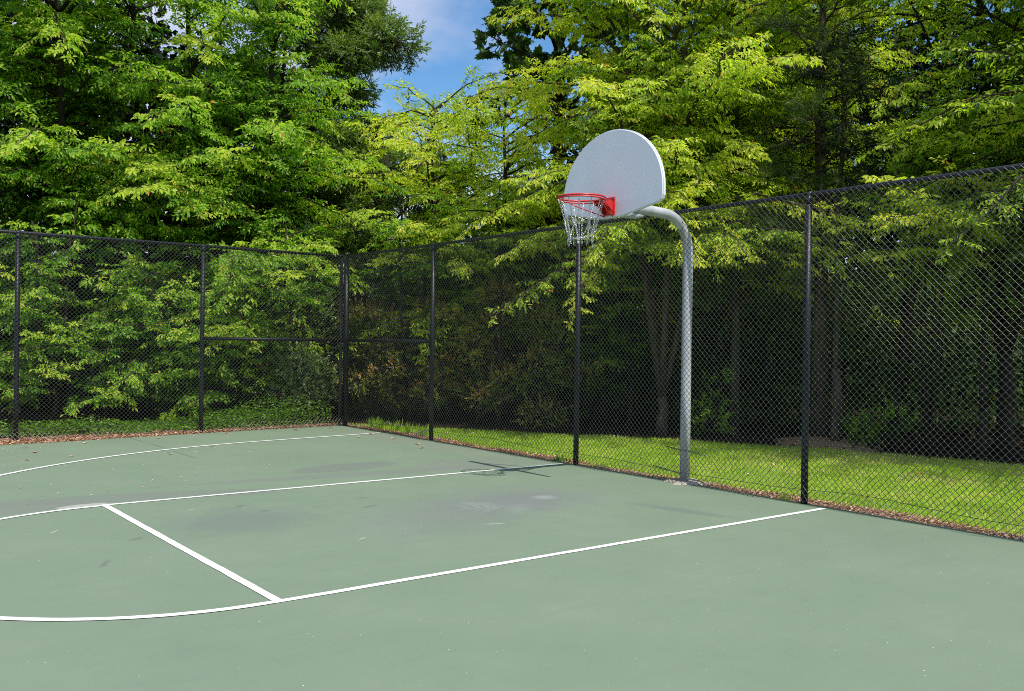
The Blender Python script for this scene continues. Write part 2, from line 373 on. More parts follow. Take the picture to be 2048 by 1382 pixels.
def paint_mat():
    m, nt, nd, lk = nm('white_line_paint')
    tc = N(nt, 'ShaderNodeTexCoord'); n = N(nt, 'ShaderNodeTexNoise'); n.inputs['Scale'].default_value = 16; n.inputs['Detail'].default_value = 9; n.inputs['Roughness'].default_value = .7
    lk.new(tc.outputs['Object'], n.inputs[0]); r = ramp(nt, [(.28, (.36, .42, .34)), (.37, (.66, .68, .62)), (.46, (.76, .77, .73)), (.6, (.80, .80, .77))]); lk.new(n.outputs[0], r.inputs[0])
    p = N(nt, 'ShaderNodeBsdfPrincipled'); p.inputs['Roughness'].default_value = .7; lk.new(r.outputs[0], p.inputs['Base Color'])
    o = N(nt, 'ShaderNodeOutputMaterial'); lk.new(p.outputs[0], o.inputs[0]); return m
PAINT = paint_mat()
def line(name, pts, wd, z, seed):
    P = np.array(pts, float); d = norm(np.gradient(P, axis=0)); n = np.stack([-d[:, 1], d[:, 0]], 1)
    s = np.arange(len(P)); jit = .0022 * (vnoise(s, 0, seed, 1.7) - .5) + .004 * (vnoise(s, 0, seed + 1, 9) - .5)
    wv = wd * (1 + .08 * (vnoise(s, 0, seed + 2, 3) - .5))
    a = P + n * (jit + wv / 2)[:, None]; b = P + n * (jit - wv / 2)[:, None]
    bm = bmesh.new()
    strip_bm(bm, a, b, z)
    for f in bm.faces:
        f.normal_update()
        if f.normal.z < 0: f.normal_flip()
    o = bm_obj(name, bm, PAINT); tag(o, kind='structure'); return o
def seg(a, b, n=120):
    a, b = np.array(a), np.array(b); t = np.linspace(0, 1, n)[:, None]; return a + (b - a) * t
line('court_marking', seg((-.03, -1.83), (5.27, -1.80)), .055, .004, 1)
line('court_marking', seg((-.02, 1.86), (5.27, 1.83)), .052, .004, 5)
line('court_marking', seg((0.0, -1.845), (0.0, 1.85)), .056, .0045, 9)
an = np.linspace(0, PI, 130)
line('court_marking', np.stack([-1.83 * np.sin(an) - .03, -1.83 * np.cos(an)], 1), .054, .005, 13)
RX = 3.87
an = np.linspace(-84, 84, 240) * PI / 180
arc = np.stack([RX - 6.02 * np.cos(an) - .02, 6.05 * np.sin(an)], 1)
arc = np.concatenate([seg((5.27, -6.03), arc[0], 40)[:-1], arc, seg(arc[-1], (5.22, 6.22), 40)[1:]])
line('court_marking', arc, .052, .0055, 17)

# ------------------------------------------------------------------ chain-link fences
WR = .0024
def chain_mesh(name, u0, u1, axis, off, side, parent, z0=.015, z1=FH + .035, a=.0305, seed=0, cut=None):
    """woven diamond wire between u0 and u1 along one axis ('Y' or 'X'); 'side' = direction towards the court"""
    nw = int((u1 - u0) / a); nz = int((z1 - z0) / a)
    k = np.arange(nw)[:, None]; j = np.arange(nz + 1)[None]
    u = u0 + a * (k + .5) + a * .53 * np.where((j + k) % 2 == 0, -1, 1) + 0 * k
    z = z0 + a * j + 0 * k
    d = np.where((j + k) % 2 == 0, -1, 1) * .0022
    # irregularities of a real fence: bulges, and a ragged flared bottom edge
    uw = u + .010 * (vnoise(u, z, seed, .9) - .5) * 2
    dep = off + side * (.004 + .050 * z / FH + .030 * (vnoise(u, z, seed + 1, 1.25) - .4) * np.clip(z / .4, .2, 1) * np.clip((FH + .05 - z) / .35, .1, 1) + d)
    flare = np.clip(1 - z / .16, 0, 1) ** 1.5
    dep = dep + side * flare * (.060 + .08 * (vnoise(u, 0 * z, seed + 2, .35) - .35))
    zz = z + .018 * (vnoise(u, z, seed + 3, .25) - .5) * np.clip(1 - z / .35, 0, 1) * 2 + .004 * (vnoise(u, z, seed + 4, .15) - .5)
    zz = np.maximum(zz, .006)
    P = np.stack([dep, uw, zz], -1) if axis == 'Y' else np.stack([uw, dep, zz], -1)
    A = P[:, :-1].reshape(-1, 3); B = P[:, 1:].reshape(-1, 3)
    if cut is not None:
        keep = ~cut((A + B) / 2); A = A[keep]; B = B[keep]
    T = norm(B - A); nrm = np.array([1.0, 0, 0]) if axis == 'Y' else np.array([0, 1.0, 0])
    X = norm(np.cross(T, nrm)); Y = np.cross(T, X)
    A = A - T * .001; B = B + T * .001
    th = np.linspace(0, 2 * PI, 6, endpoint=False)
    off_ = WR * (X[:, None] * np.cos(th)[None, :, None] + Y[:, None] * np.sin(th)[None, :, None])
    V = np.concatenate([A[:, None] + off_, B[:, None] + off_], 1).reshape(-1, 3)
    n = len(A); b = (np.arange(n) * 12)[:, None]; q = np.arange(6)[None]; q2 = (q + 1) % 6
    Q = np.stack([b + q, b + q2, b + 6 + q2, b + 6 + q], -1).reshape(-1, 4)
    return link('chain_link_mesh', raw_mesh(name, V, Q, None, True), MAT['wire'], parent)

def pipe(name, pts, r, mat, parent, sides=16):
    t = Tubes(); t.add(pts, r, sides); return t.build(name, mat, parent)

def post(x, y, r, parent, h=FH, cap=True):
    t = Tubes(); t.add([(x, y, -.05), (x, y, .6), (x, y, h * .5), (x, y, h - .02)], r, 18)
    o = t.build('post', MAT['black'], parent)
    if cap:
        bm = bmesh.new()
        bmesh.ops.create_uvsphere(bm, u_segments=16, v_segments=8, radius=r * 1.12)
        for v in bm.verts: v.co.z = max(v.co.z, -.02) * .7; v.co += Vector((x, y, h + .01))
        c = bm_obj('post_cap', bm, MAT['black'], None, True)
        c.parent = o; c.location = (0, 0, 0)
    return o

def ties(parent, pts, axis):
    pass

# fence behind the hoop
wb = [n for n in MAT['wire'].node_tree.nodes if n.type == 'BSDF_PRINCIPLED'][0]; wb.inputs['IOR'].default_value = 1.62; wb.inputs['Roughness'].default_value = .36
fr = thing('chain_link_fence', (FX, 0, 0), 'black chain link fence behind the hoop, running beside the mown lawn', 'fence')
MX = FX - .05
for y in (-8.0, -4.75, -1.53, 1.69, 4.92): post(FX, y, .033, fr, FH - .03, False)
pipe('top_rail', [(FX, -8.1, FH - .005), (FX, 0, FH - .005), (FX, 7.62, FH - .005)], .022, MAT['black'], fr)
t = Tubes(); t.add([(FX, 4.95, FH / 2 + .01), (FX, 7.6, FH / 2 + .01)], .027, 12); t.build('mid_rail', MAT['black'], fr)
for y in (-4.75, -1.53, 1.69, 4.92):     # loop fittings that carry the rail
    t = Tubes(); t.add([(FX, y - .035, FH - .005), (FX, y + .035, FH - .005)], .027, 16)
    t.add([(FX, y, FH - .09), (FX, y, FH - .02)], .037, 16); t.build('rail_fitting', MAT['black'], fr)
chain_mesh('chain_link_mesh', -8.0, 7.60, 'Y', MX, -1, fr, seed=20, z1=FH - .012)
def wire_run(name, parent, axis, u0, u1, off, z, seed, amp=.02, r=.0026):
    u = np.linspace(u0, u1, 120); zz = z + amp * (vnoise(u, 0 * u, seed, 1.1) - .5) * 2; dd = off + .01 * (vnoise(u, 0 * u, seed + 1, .6) - .5)
    P = np.stack([dd, u, zz], 1) if axis == 'Y' else np.stack([u, dd, zz], 1)
    t = Tubes(); t.add(P, r, 6); return t.build(name, MAT['wire'], parent)
wire_run('tension_wire', fr, 'Y', -8, 7.6, MX + .008, .15, 31, .035)
# slack tie wires poking out round the hoop pole
t = Tubes()
t.add([(MX - .01, .16, .375), (MX - .012, -.02, .36), (MX - .012, -.16, .355), (MX - .03, -.42, .335)], .005, 6)
t.add([(MX - .03, .34, .15), (MX - .014, .2, .135), (MX - .012, .05, .115), (MX - .01, -.1, .10)], .005, 6)
t.build('tie_wire', MAT['wire'], fr)

# fence on the far side line
fl = thing('chain_link_fence', (0, FY, 0), 'black chain link fence in front of the leafy boughs, dry leaves along its foot', 'fence')
MY = FY - .055
for x in (-5.0, -2.3, .30, 2.88): post(x, FY, .033, fl, FH - .03, False)
post(5.36, FY, .047, fl, FH + .02)
post(5.262, FY + .0, .026, fl, FH - .05, False)
pipe('top_rail', [(-5.1, FY, FH - .005), (0, FY, FH - .005), (5.3, FY, FH - .005)], .024, MAT['black'], fl)
pipe('mid_rail', [(2.91, FY, FH / 2 + .01), (5.3, FY, FH / 2 + .01)], .027, MAT['black'], fl, 12)
for x in (-2.3, .30, 2.88):
    t = Tubes(); t.add([(x - .035, FY, FH - .005), (x + .035, FY, FH - .005)], .030, 16)
    t.add([(x, FY, FH - .09), (x, FY, FH - .02)], .037, 16); t.build('rail_fitting', MAT['black'], fl)
chain_mesh('chain_link_mesh', -5.0, 5.30, 'X', MY, -1, fl, seed=50, z1=FH + .03)
wire_run('tension_wire', fl, 'X', -5, 5.3, MY + .008, .17, 61, .015)

# ------------------------------------------------------------------ basketball hoop
PXc = 5.405
hoop = thing('basketball_hoop', (PXc, 0, 0), 'gooseneck basketball hoop with white fan backboard, red rim and steel chain net', 'basketball hoop')
rb = .38; zc = 2.46
ang = np.linspace(0, PI / 2, 14)
path = [(PXc, 0, -.05), (PXc, 0, .8), (PXc, 0, 1.6), (PXc, 0, zc - .02)] + [(PXc - rb + rb * math.cos(a), 0, zc + rb * math.sin(a)) for a in ang[1:]] + [(4.75, 0, zc + rb + .012), (4.42, 0, zc + rb + .02)]
# rounder bends: insert shape straight to bend
t = Tubes(); t.add(path, .054, 28); t.build('pole', MAT['galv'], hoop)
bm = bmesh.new(); r_ = bmesh.ops.create_cone(bm, cap_ends=True, segments=28, radius1=.25, radius2=.17, depth=.05)
for v in bm.verts:
    v.co += Vector((PXc, 0, -.002)); v.co.x += .03 * math.sin(v.co.y * 25); v.co.y += .02 * math.sin(v.co.x * 31)
bm_obj('footing', bm, MAT['concrete'], hoop)
# backboard
BX = 4.25
prof = [(-.715 * math.cos(a) if True else 0, 2.95 + .645 * math.sin(a)) for a in np.linspace(0, PI, 57)]
prof = prof + [(.715, 2.875), (.70, 2.838), (.665, 2.815), (.20, 2.732), (.14, 2.722), (-.14, 2.722), (-.20, 2.732), (-.665, 2.815), (-.70, 2.838), (-.715, 2.875)]
def board_material():
    m, nt, nd, lk = nm('white_enamel_board')
    tc = N(nt, 'ShaderNodeTexCoord'); n = N(nt, 'ShaderNodeTexNoise'); n.inputs['Scale'].default_value = 3; n.inputs['Detail'].default_value = 8
    lk.new(tc.outputs['Object'], n.inputs[0]); r = ramp(nt, [(.3, (.70, .73, .79)), (.7, (.77, .79, .84))]); lk.new(n.outputs[0], r.inputs[0])
    def radial_tint(loc, sc, col, st, src):
        mp = N(nt, 'ShaderNodeMapping', vector_type='TEXTURE'); mp.inputs['Location'].default_value = loc; mp.inputs['Scale'].default_value = sc
        lk.new(tc.outputs['Object'], mp.inputs[0])
        l = N(nt, 'ShaderNodeVectorMath', operation='LENGTH'); lk.new(mp.outputs[0], l.inputs[0])
        mr = N(nt, 'ShaderNodeMapRange', interpolation_type='SMOOTHERSTEP'); mr.inputs[1].default_value = 1; mr.inputs[2].default_value = 0; mr.inputs[3].default_value = 0; mr.inputs[4].default_value = st
        lk.new(l.outputs[1], mr.inputs[0])
        mx = N(nt, 'ShaderNodeMix', data_type='RGBA'); lk.new(mr.outputs[0], mx.inputs[0]); lk.new(src, mx.inputs[6]); mx.inputs[7].default_value = (*col, 1)
        return mx.outputs[2]
    c = radial_tint((BX - PXc, .02, 3.05), (1, .30, .34), (.78, .40, .42), .62, r.outputs[0])  # soft round reddish patch blended into the board colour
    c = radial_tint((BX - PXc, .0, 2.93), (1, .14, .12), (.80, .22, .25), .6, c)
    # small scuffs beside the bracket
    v = N(nt, 'ShaderNodeTexNoise'); v.inputs['Scale'].default_value = 55; v.inputs['Detail'].default_value = 5; lk.new(tc.outputs['Object'], v.inputs[0])
    rr = ramp(nt, [(.60, (0, 0, 0)), (.68, (1, 1, 1))]); lk.new(v.outputs[0], rr.inputs[0])
    mp = N(nt, 'ShaderNodeMapping', vector_type='TEXTURE'); mp.inputs['Location'].default_value = (BX - PXc, -.13, 2.88); mp.inputs['Scale'].default_value = (1, .15, .13); lk.new(tc.outputs['Object'], mp.inputs[0])
    l = N(nt, 'ShaderNodeVectorMath', operation='LENGTH'); lk.new(mp.outputs[0], l.inputs[0])
    mr = N(nt, 'ShaderNodeMapRange'); mr.inputs[1].default_value = 1; mr.inputs[2].default_value = .3; mr.inputs[3].default_value = 0; mr.inputs[4].default_value = .45; lk.new(l.outputs[1], mr.inputs[0])
    mu = N(nt, 'ShaderNodeMath', operation='MULTIPLY'); lk.new(mr.outputs[0], mu.inputs[0]); lk.new(rr.outputs[0], mu.inputs[1])
    mx = N(nt, 'ShaderNodeMix', data_type='RGBA'); lk.new(mu.outputs[0], mx.inputs[0]); lk.new(c, mx.inputs[6]); mx.inputs[7].default_value = (.25, .25, .28, 1)
    p = N(nt, 'ShaderNodeBsdfPrincipled'); p.inputs['Roughness'].default_value = .42; lk.new(mx.outputs[2], p.inputs['Base Color'])
    o = N(nt, 'ShaderNodeOutputMaterial'); lk.new(p.outputs[0], o.inputs[0]); return m
bm = bmesh.new(); fverts = [bm.verts.new((BX, y, z)) for y, z in prof]; ff = bm.faces.new(fverts)
ex = bmesh.ops.extrude_face_region(bm, geom=[ff])
for v in [e for e in ex['geom'] if isinstance(e, bmesh.types.BMVert)]: v.co.x += .034
bmesh.ops.recalc_face_normals(bm, faces=bm.faces[:])
edg = [e for e in bm.edges if abs(e.verts[0].co.x - BX) < 1e-4 and abs(e.verts[1].co.x - BX) < 1e-4]
bmesh.ops.bevel(bm, geom=edg, offset=.010, segments=3, affect='EDGES')
bd = bm_obj('backboard', bm, board_material(), hoop)
# rear steelwork: plate, clamp and braces
t = Tubes(); t.add([(4.44, 0, 2.86), (4.33, 0, 2.87), (4.295, 0, 2.87)], [.056, .062, .062], 20)
t.add([(4.62, .03, 2.82), (4.30, .38, 3.18)], .014, 10); t.add([(4.62, -.03, 2.82), (4.30, -.38, 3.18)], .014, 10)
t.build('brace', MAT['galv'], hoop)
bm = bmesh.new(); box_bm(bm, (4.303, 0, 2.87), (.012, .36, .26)); bm_obj('rear_plate', bm, MAT['galv'], hoop, bevel=.003)
t = Tubes(); t.add([(4.72, 0, 2.79), (4.60, 0, 2.775), (4.45, 0, 2.775), (4.31, 0, 2.79)], [.02, .035, .035, .03], 10); t.build('gusset', MAT['galv'], hoop)
# rim
RZ = 2.885; RRd = .2286
rim = None
t = Tubes(); th = np.linspace(0, 2 * PI, 56, endpoint=False)
t.add(np.stack([RX + RRd * np.cos(th), RRd * np.sin(th), np.full(56, RZ)], 1), .0088, 10, closed=True)
t.add(np.stack([RX + (RRd + .001) * np.cos(th), (RRd + .001) * np.sin(th), np.full(56, RZ - .021) - .004 * np.cos(th)], 1), .0070, 10, closed=True)
rim = t.build('rim', MAT['red'], hoop)
def sub(o, parent): o.parent = parent; o.location = (0, 0, 0); return o
t = Tubes()
for s in (-1, 1):
    t.add([(RX + .02, s * RRd, RZ - .018), (RX + .10, s * .19, RZ - .055), (4.12, s * .10, RZ - .115), (BX - .012, s * .055, RZ - .15)], .0062, 8)
    t.add([(RX + .205, s * .10, RZ - .012), (4.15, s * .075, RZ - .05), (BX - .012, s * .06, RZ - .12)], .0062, 8)
t.build('rim_brace', MAT['red'], hoop)
bm = bmesh.new()
box_bm(bm, (BX - .007, 0, 2.835), (.012, .155, .175)); box_bm(bm, (4.165, 0, RZ - .004), (.165, .13, .008))
for s in (-1, 1):
    vs_ = [bm.verts.new(p) for p in [(4.09, s * .064, RZ - .008), (BX - .013, s * .064, RZ - .008), (BX - .013, s * .064, 2.752), (BX - .03, s * .064, 2.752)]]
    vt = [bm.verts.new(p) for p in [(4.09, s * .059, RZ - .008), (BX - .013, s * .059, RZ - .008), (BX - .013, s * .059, 2.752), (BX - .03, s * .059, 2.752)]]
    bm.faces.new(vs_); bm.faces.new(vt[::-1])
    for k in range(4): bm.faces.new([vs_[k], vt[k], vt[(k + 1) % 4], vs_[(k + 1) % 4]])
bmesh.ops.recalc_face_normals(bm, faces=bm.faces[:])
br = bm_obj('rim_bracket', bm, MAT['red'], hoop)
for y in (-.055, .055):
    for z in (2.775, 2.895):
        t = Tubes(); t.add([(BX - .013, y, z), (BX - .024, y, z)], .010, 6); b_ = t.build('bolt', MAT['bolt'], None, False); sub(b_, br)
# chain net
t = Tubes()
def link_torus(c, d, up, L=.030, wd=.011, r=.0021):
    d = norm(np.array(d, float)); up = np.array(up, float); s = norm(np.cross(d, up)); 
    a = np.linspace(0, 2 * PI, 10, endpoint=False)
    p = np.array(c) + d * (np.cos(a) * L / 2)[:, None] + s * (np.sin(a) * wd / 2 * (1.0))[:, None]
    t.add(p, r, 5, closed=True)
def chain(pts):
    P = np.array(pts, float); sl_ = np.linalg.norm(np.diff(P, axis=0), axis=1); cum = np.concatenate([[0], np.cumsum(sl_)])
    n = max(2, int(cum[-1] / .0235)); s = (np.arange(n) + .5) / n * cum[-1]
    for k, q in enumerate(s):
        c = np.array([np.interp(q, cum, P[:, i]) for i in range(3)]); q2 = min(q + .005, cum[-1]); q1 = max(q - .005, 0)
        d = np.array([np.interp(q2, cum, P[:, i]) - np.interp(q1, cum, P[:, i]) for i in range(3)])
        ra = np.array([c[0] - RX, c[1], 0.01]); tg = np.array([-ra[1], ra[0], .01])
        link_torus(c, d, ra if k % 2 else tg)
def netp(th, z, r, jz=0): return (RX + r * math.cos(th), r * math.sin(th), RZ - z + jz)
K = 12
mid = []; low = []
for k in range(K):
    th0 = 2 * PI * (k + .5) / K + rng.normal(0, .04)
    th1 = th0 + rng.normal(0, .05); th2 = th0 + rng.normal(0, .07)
    zm = .20 + rng.normal(0, .012); zl = .385 + rng.normal(0, .014)
    mid.append((th1, zm)); low.append((th2, zl))
    chain([netp(th0, .025, .222), netp((th0 + th1) / 2, .11, .190 + rng.normal(0, .005)), netp(th1, zm, .165), netp((th1 + th2) / 2, .30, .140 + rng.normal(0, .006)), netp(th2, zl, .122), netp(th2 + rng.normal(0, .05), zl + .065, .118 + rng.normal(0, .008))])
    # small hook under the ring
    t.add([netp(th0, .008, RRd), netp(th0, .026, RRd - .008), netp(th0, .034, RRd - .010)], .003, 6)
for lst, r_, sag in ((mid, .165, .025), (low, .122, .018)):
    for k in range(K):
        (ta, za), (tb, zb) = lst[k], lst[(k + 1) % K]
        if tb < ta: tb += 2 * PI
        chain([netp(ta, za, r_), netp((ta + tb) / 2, (za + zb) / 2 + sag * rng.uniform(.3, 1.3), r_ * .97), netp(tb, zb, r_)])
for k in range(0, K):      # slack diagonal pieces between the two hoops of chain
    (ta, za), (tb, zb) = mid[k], low[(k + 1) % K]
    if tb < ta: tb += 2 * PI
    if k % 2 == 0: chain([netp(ta, za, .165), netp((ta + tb) / 2, .31, .146), netp(tb, zb, .122)])
t.build('chain_net', MAT['chain'], hoop)

# ------------------------------------------------------------------ foliage machinery
def leaves_mesh(P, D, Nn, L, Wd, tint, style='leaf'):
    D = norm(D); S = norm(np.cross(Nn, D)); Nn = np.cross(D, S); n = len(P)
    L = L[:, None]; Wd = Wd[:, None]
    if style == 'kite':
        V = np.stack([P, P + .45 * L * D + .5 * Wd * S, P + L * D - .08 * L * Nn, P + .45 * L * D - .5 * Wd * S], 1).reshape(-1, 3)
        Q = (np.arange(n) * 4)[:, None] + np.array([0, 1, 2, 3]); return V, Q, tint
    if style == 'lobed':       # maple-like, five points
        pts = [(0, 0), (.12, .5), (.38, .28), (.62, .55), (.62, .2), (1.05, 0), (.62, -.2), (.62, -.55), (.38, -.28), (.12, -.5)]
        V = np.stack([P + a * L * D + b * Wd * S + (.10 * abs(b) - .10 * a * a) * L * Nn for a, b in pts], 1).reshape(-1, 3)
        b0 = (np.arange(n) * 10)[:, None]
        Q = np.concatenate([b0 + np.array(q) for q in ([0, 1, 2, 4], [2, 3, 4, 4], [0, 4, 5, 6], [0, 6, 8, 9], [8, 6, 7, 7])])
        ok = Q[:, 2] != Q[:, 3]
        T = np.concatenate([b0 + np.array(q) for q in ([2, 3, 4], [8, 6, 7])])
        return V, Q[ok], np.concatenate([tint] * 3), T, np.concatenate([tint] * 2)
    up = .11
    V = np.stack([P, P + .30 * L * D + .46 * Wd * S + up * Wd * Nn, P + .68 * L * D + .36 * Wd * S + up * .6 * Wd * Nn - .05 * L * Nn, P + L * D - .14 * L * Nn,
                  P + .68 * L * D - .36 * Wd * S + up * .6 * Wd * Nn - .05 * L * Nn, P + .30 * L * D - .46 * Wd * S + up * Wd * Nn], 1).reshape(-1, 3)
    b0 = (np.arange(n) * 6)[:, None]
    Q = np.stack([b0 + np.array([0, 1, 2, 3]), b0 + np.array([0, 3, 4, 5])], 1).reshape(-1, 4)
    return V, Q, np.repeat(tint, 2)

def make_leaf_obj(name, arr, mat, parent, style='leaf'):
    P, D, Nn, L, Wd, tint = arr
    print('LEAVES', name, parent.name if parent else '', len(P))
    r = leaves_mesh(P, D, Nn, L, Wd, tint, style)
    if len(r) == 3: me = raw_mesh(name, r[0], r[1], r[2])
    else: me = raw_mesh(name, r[0], r[1], np.concatenate([r[2], r[4]]), False, r[3])
    return link(name, me, mat, parent)

def twig_leaves(T0, TD, TL, spacing, leaf, lw, droop, flat, tbase, tvar, rg, ang=55, out=None):
    """leaves set alternately along straight twigs. T0 start (n,3) TD dir TL length; returns arrays"""
    cnt = np.maximum(3, (TL / spacing).astype(int)); tot = cnt.sum()
    idx = np.repeat(np.arange(len(T0)), cnt)
    kk = np.arange(tot) - np.repeat(np.cumsum(cnt) - cnt, cnt)
    tt = (kk + .6) / cnt[idx]
    side = np.where(kk % 2 == 0, 1, -1)
    td = TD[idx]; z = np.array([0, 0, 1.0])
    if out is not None:
        z = norm(z + out[idx] * .75 + np.array([.0, -.5, 0]))
        pn = norm(z - td * np.sum(td * z, 1, keepdims=True))
    else: pn = norm(z - td * td[:, 2:3])
    pn = norm(pn + rg.normal(0, flat, (len(T0), 3))[idx])
    sd = norm(np.cross(pn, td))
    last = kk == cnt[idx] - 1
    a = np.radians(ang + rg.normal(0, 13, tot)); a = np.where(last, 0.1, a)
    D = td * np.cos(a)[:, None] + sd * (np.sin(a) * side)[:, None]
    D[:, 2] -= droop * rg.uniform(.3, 1.4, tot)
    D = norm(D + rg.normal(0, .10, (tot, 3)))
    Nn = norm(pn + rg.normal(0, .48, (tot, 3)))
    P = T0[idx] + td * (TL[idx] * tt)[:, None]; P[:, 2] -= .10 * TL[idx] * tt ** 2
    L = leaf * rg.uniform(.5, 1.25, tot) * (1 - .25 * tt); Wd = L * lw
    tint = np.clip(tbase[idx] + rg.normal(0, tvar, tot) + .10 * (tt - .5), 0, .97)
    bad = rg.random(tot) < .006; tint = np.where(bad, 1.0, tint)
    return P, D, Nn, L, Wd, tint

def cat(lst): return tuple(np.concatenate([a[i] for a in lst]) for i in range(6))

def branch_curve(p0, az, L, rise, droop, n=7, wob=.06, rg=rng):
    t = np.linspace(0, 1, n); h = np.array([math.cos(az), math.sin(az)])
    P = np.zeros((n, 3)); P[:, :2] = p0[:2] + h * (L * t)[:, None]; P[:, 2] = p0[2] + L * (rise * t - droop * t * t)
    w_ = rg.normal(0, wob * L, (n, 3)) * (t * (1 - t) * 2)[:, None] * .6
    return P + w_

def bough_twigs(curve, n_tw, tl, rg, start=.18, spread=58, planar=.12, up=0.05):
    """lateral twigs off a bough, in a nearly horizontal fan"""
    n = len(curve); s = np.linspace(start, 1, n_tw); x = s * (n - 1); i = np.minimum(x.astype(int), n - 2); fr_ = (x - i)[:, None]
    P = curve[i] * (1 - fr_) + curve[i + 1] * fr_; T = norm(curve[i + 1] - curve[i])
    hz = norm(np.cross(T, [0, 0, 1.0])); side = np.where(np.arange(n_tw) % 2 == 0, 1, -1)[:, None]
    a = np.radians(spread + rg.normal(0, 16, n_tw))[:, None]; a[-1] = 0
    D = T * np.cos(a) + hz * np.sin(a) * side; D[:, 2] += up + rg.normal(0, planar, n_tw); D = norm(D)
    TL = tl * (1.15 - .75 * s) * rg.uniform(.7, 1.25, n_tw)
    return P, D, TL

def broadleaf(name, base, height, label, cat_, mat, rg, group=None, trunk_r=.13, lean=(0, 0), leaders=3, z_low=1.0, n_boughs=90,
              R=3.0, prof=None, leaf=.085, lw=.46, spacing=.028, twig=.62, tw_per_m=7.5, rise=.35, droop=.35, bark='bark_dark',
              tbase=.5, az_bias=None, flat=.30, leaf_droop=.42, style='leaf', fork=.35, spread=58, ang=55, sun_top=.25, planar=.24, side_twigs=3, sag=.22, az_sd=.75):
    root = thing(name, tuple(base), label, cat_, group)
    wood = Tubes(); base = np.array(base, float)
    # trunk forks into leaders
    fz = height * fork * .5
    foot = [(base[0], base[1], -.1), (base[0] + .02, base[1], .25), (base[0] + lean[0] * .15, base[1] + lean[1] * .15, fz)]
    wood.add([foot[0], foot[1], ((foot[1][0] + foot[2][0]) / 2 + .03, (foot[1][1] + foot[2][1]) / 2 - .02, fz * .55), foot[2]], [trunk_r * 1.35, trunk_r * 1.1, trunk_r, trunk_r * .9], 12)
    lead = []
    for k in range(leaders):
        a = 2 * PI * k / leaders + rg.uniform(0, 1.2); sp = R * rg.uniform(.18, .42) if leaders > 1 else 0
        end = np.array([base[0] + lean[0] + math.cos(a) * sp, base[1] + lean[1] + math.sin(a) * sp, height * rg.uniform(.9, 1.02)])
        st = np.array(foot[2]); t = np.linspace(0, 1, 9)[:, None]
        c = st + (end - st) * t; c[:, :2] += (np.array([math.cos(a), math.sin(a)]) * sp * .35) * (np.sin(t * PI)) ; c += rg.normal(0, .05, c.shape) * t
        c[0] = st
        rad = np.linspace(trunk_r * .78, .018, 9); wood.add(c, rad, 9); lead.append(c)
    wood.build('trunk', MAT[bark], root)
    br = Tubes(); parts = []
    if prof is None: prof = lambda u: math.sin(PI * min(1, max(0, u * .86 + .16))) ** .6
    for b in range(n_boughs):
        u = (b + rg.uniform(0, 1)) / n_boughs; z = z_low + (height * .97 - z_low) * u
        c = lead[rg.integers(leaders)]
        if z < fz: p0 = np.array([base[0] + lean[0] * .1, base[1] + lean[1] * .1, z])
        else:
            tt = np.interp(z, c[:, 2], np.arange(len(c))); i = min(int(tt), len(c) - 2); p0 = c[i] + (c[i + 1] - c[i]) * (tt - i)
        az = b * 2.39996 + rg.normal(0, .35)
        if az_bias is not None and rg.random() < az_bias[1]: az = az_bias[0] + rg.normal(0, az_sd)
        L = R * prof(u) * (rg.uniform(.35, .75) if rg.random() < .35 else rg.uniform(.75, 1.12))
        cur = branch_curve(p0, az, L, rise * (.5 + u) * rg.uniform(.2, 1.9), droop * rg.uniform(.6, 1.3), rg=rg)
        br.add(cur, np.linspace(.010 + .008 * L, .004, len(cur)), 5, caps=False)
        P, D, TL = bough_twigs(cur, max(5, int(L * tw_per_m)), twig, rg, spread=spread, planar=planar)
        D[:, 2] -= sag * rg.uniform(-.3, 1.8, len(D)); D = norm(D)
        # second tier of laterals off the first ones
        nP, nD, nT = [P], [D], [TL]
        for fr_, sg in ((.25, 1), (.5, -1), (.72, 1))[:side_twigs]:
            a_ = sg * np.radians(48 + rg.normal(0, 9, len(D))); ca, sa = np.cos(a_), np.sin(a_)
            D2 = norm(np.stack([D[:, 0] * ca - D[:, 1] * sa, D[:, 0] * sa + D[:, 1] * ca, D[:, 2] + rg.normal(0, .10, len(D)) - .05], 1))
            nP.append(P + D * (TL * fr_)[:, None]); nD.append(D2); nT.append(TL * (.75 - .4 * fr_))
        P = np.concatenate(nP); D = np.concatenate(nD); TL = np.concatenate(nT)
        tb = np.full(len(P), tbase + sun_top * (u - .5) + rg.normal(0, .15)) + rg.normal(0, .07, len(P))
        tb = tb + .42 * (np.clip(np.hypot(P[:, 0] - base[0], P[:, 1] - base[1]) / R, 0, 1.1) - .72)  # crown shade painted into the tint: inner leaves darker, outer shell brighter
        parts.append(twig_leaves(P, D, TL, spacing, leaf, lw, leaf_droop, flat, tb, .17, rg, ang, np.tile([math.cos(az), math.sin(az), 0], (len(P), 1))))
        for q in range(0, len(P), 2): br.add([P[q], P[q] + D[q] * TL[q] * .9], [.004, .0018], 3, caps=False)
    br.build('branches', MAT[bark], root)
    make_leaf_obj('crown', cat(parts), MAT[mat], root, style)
    return root

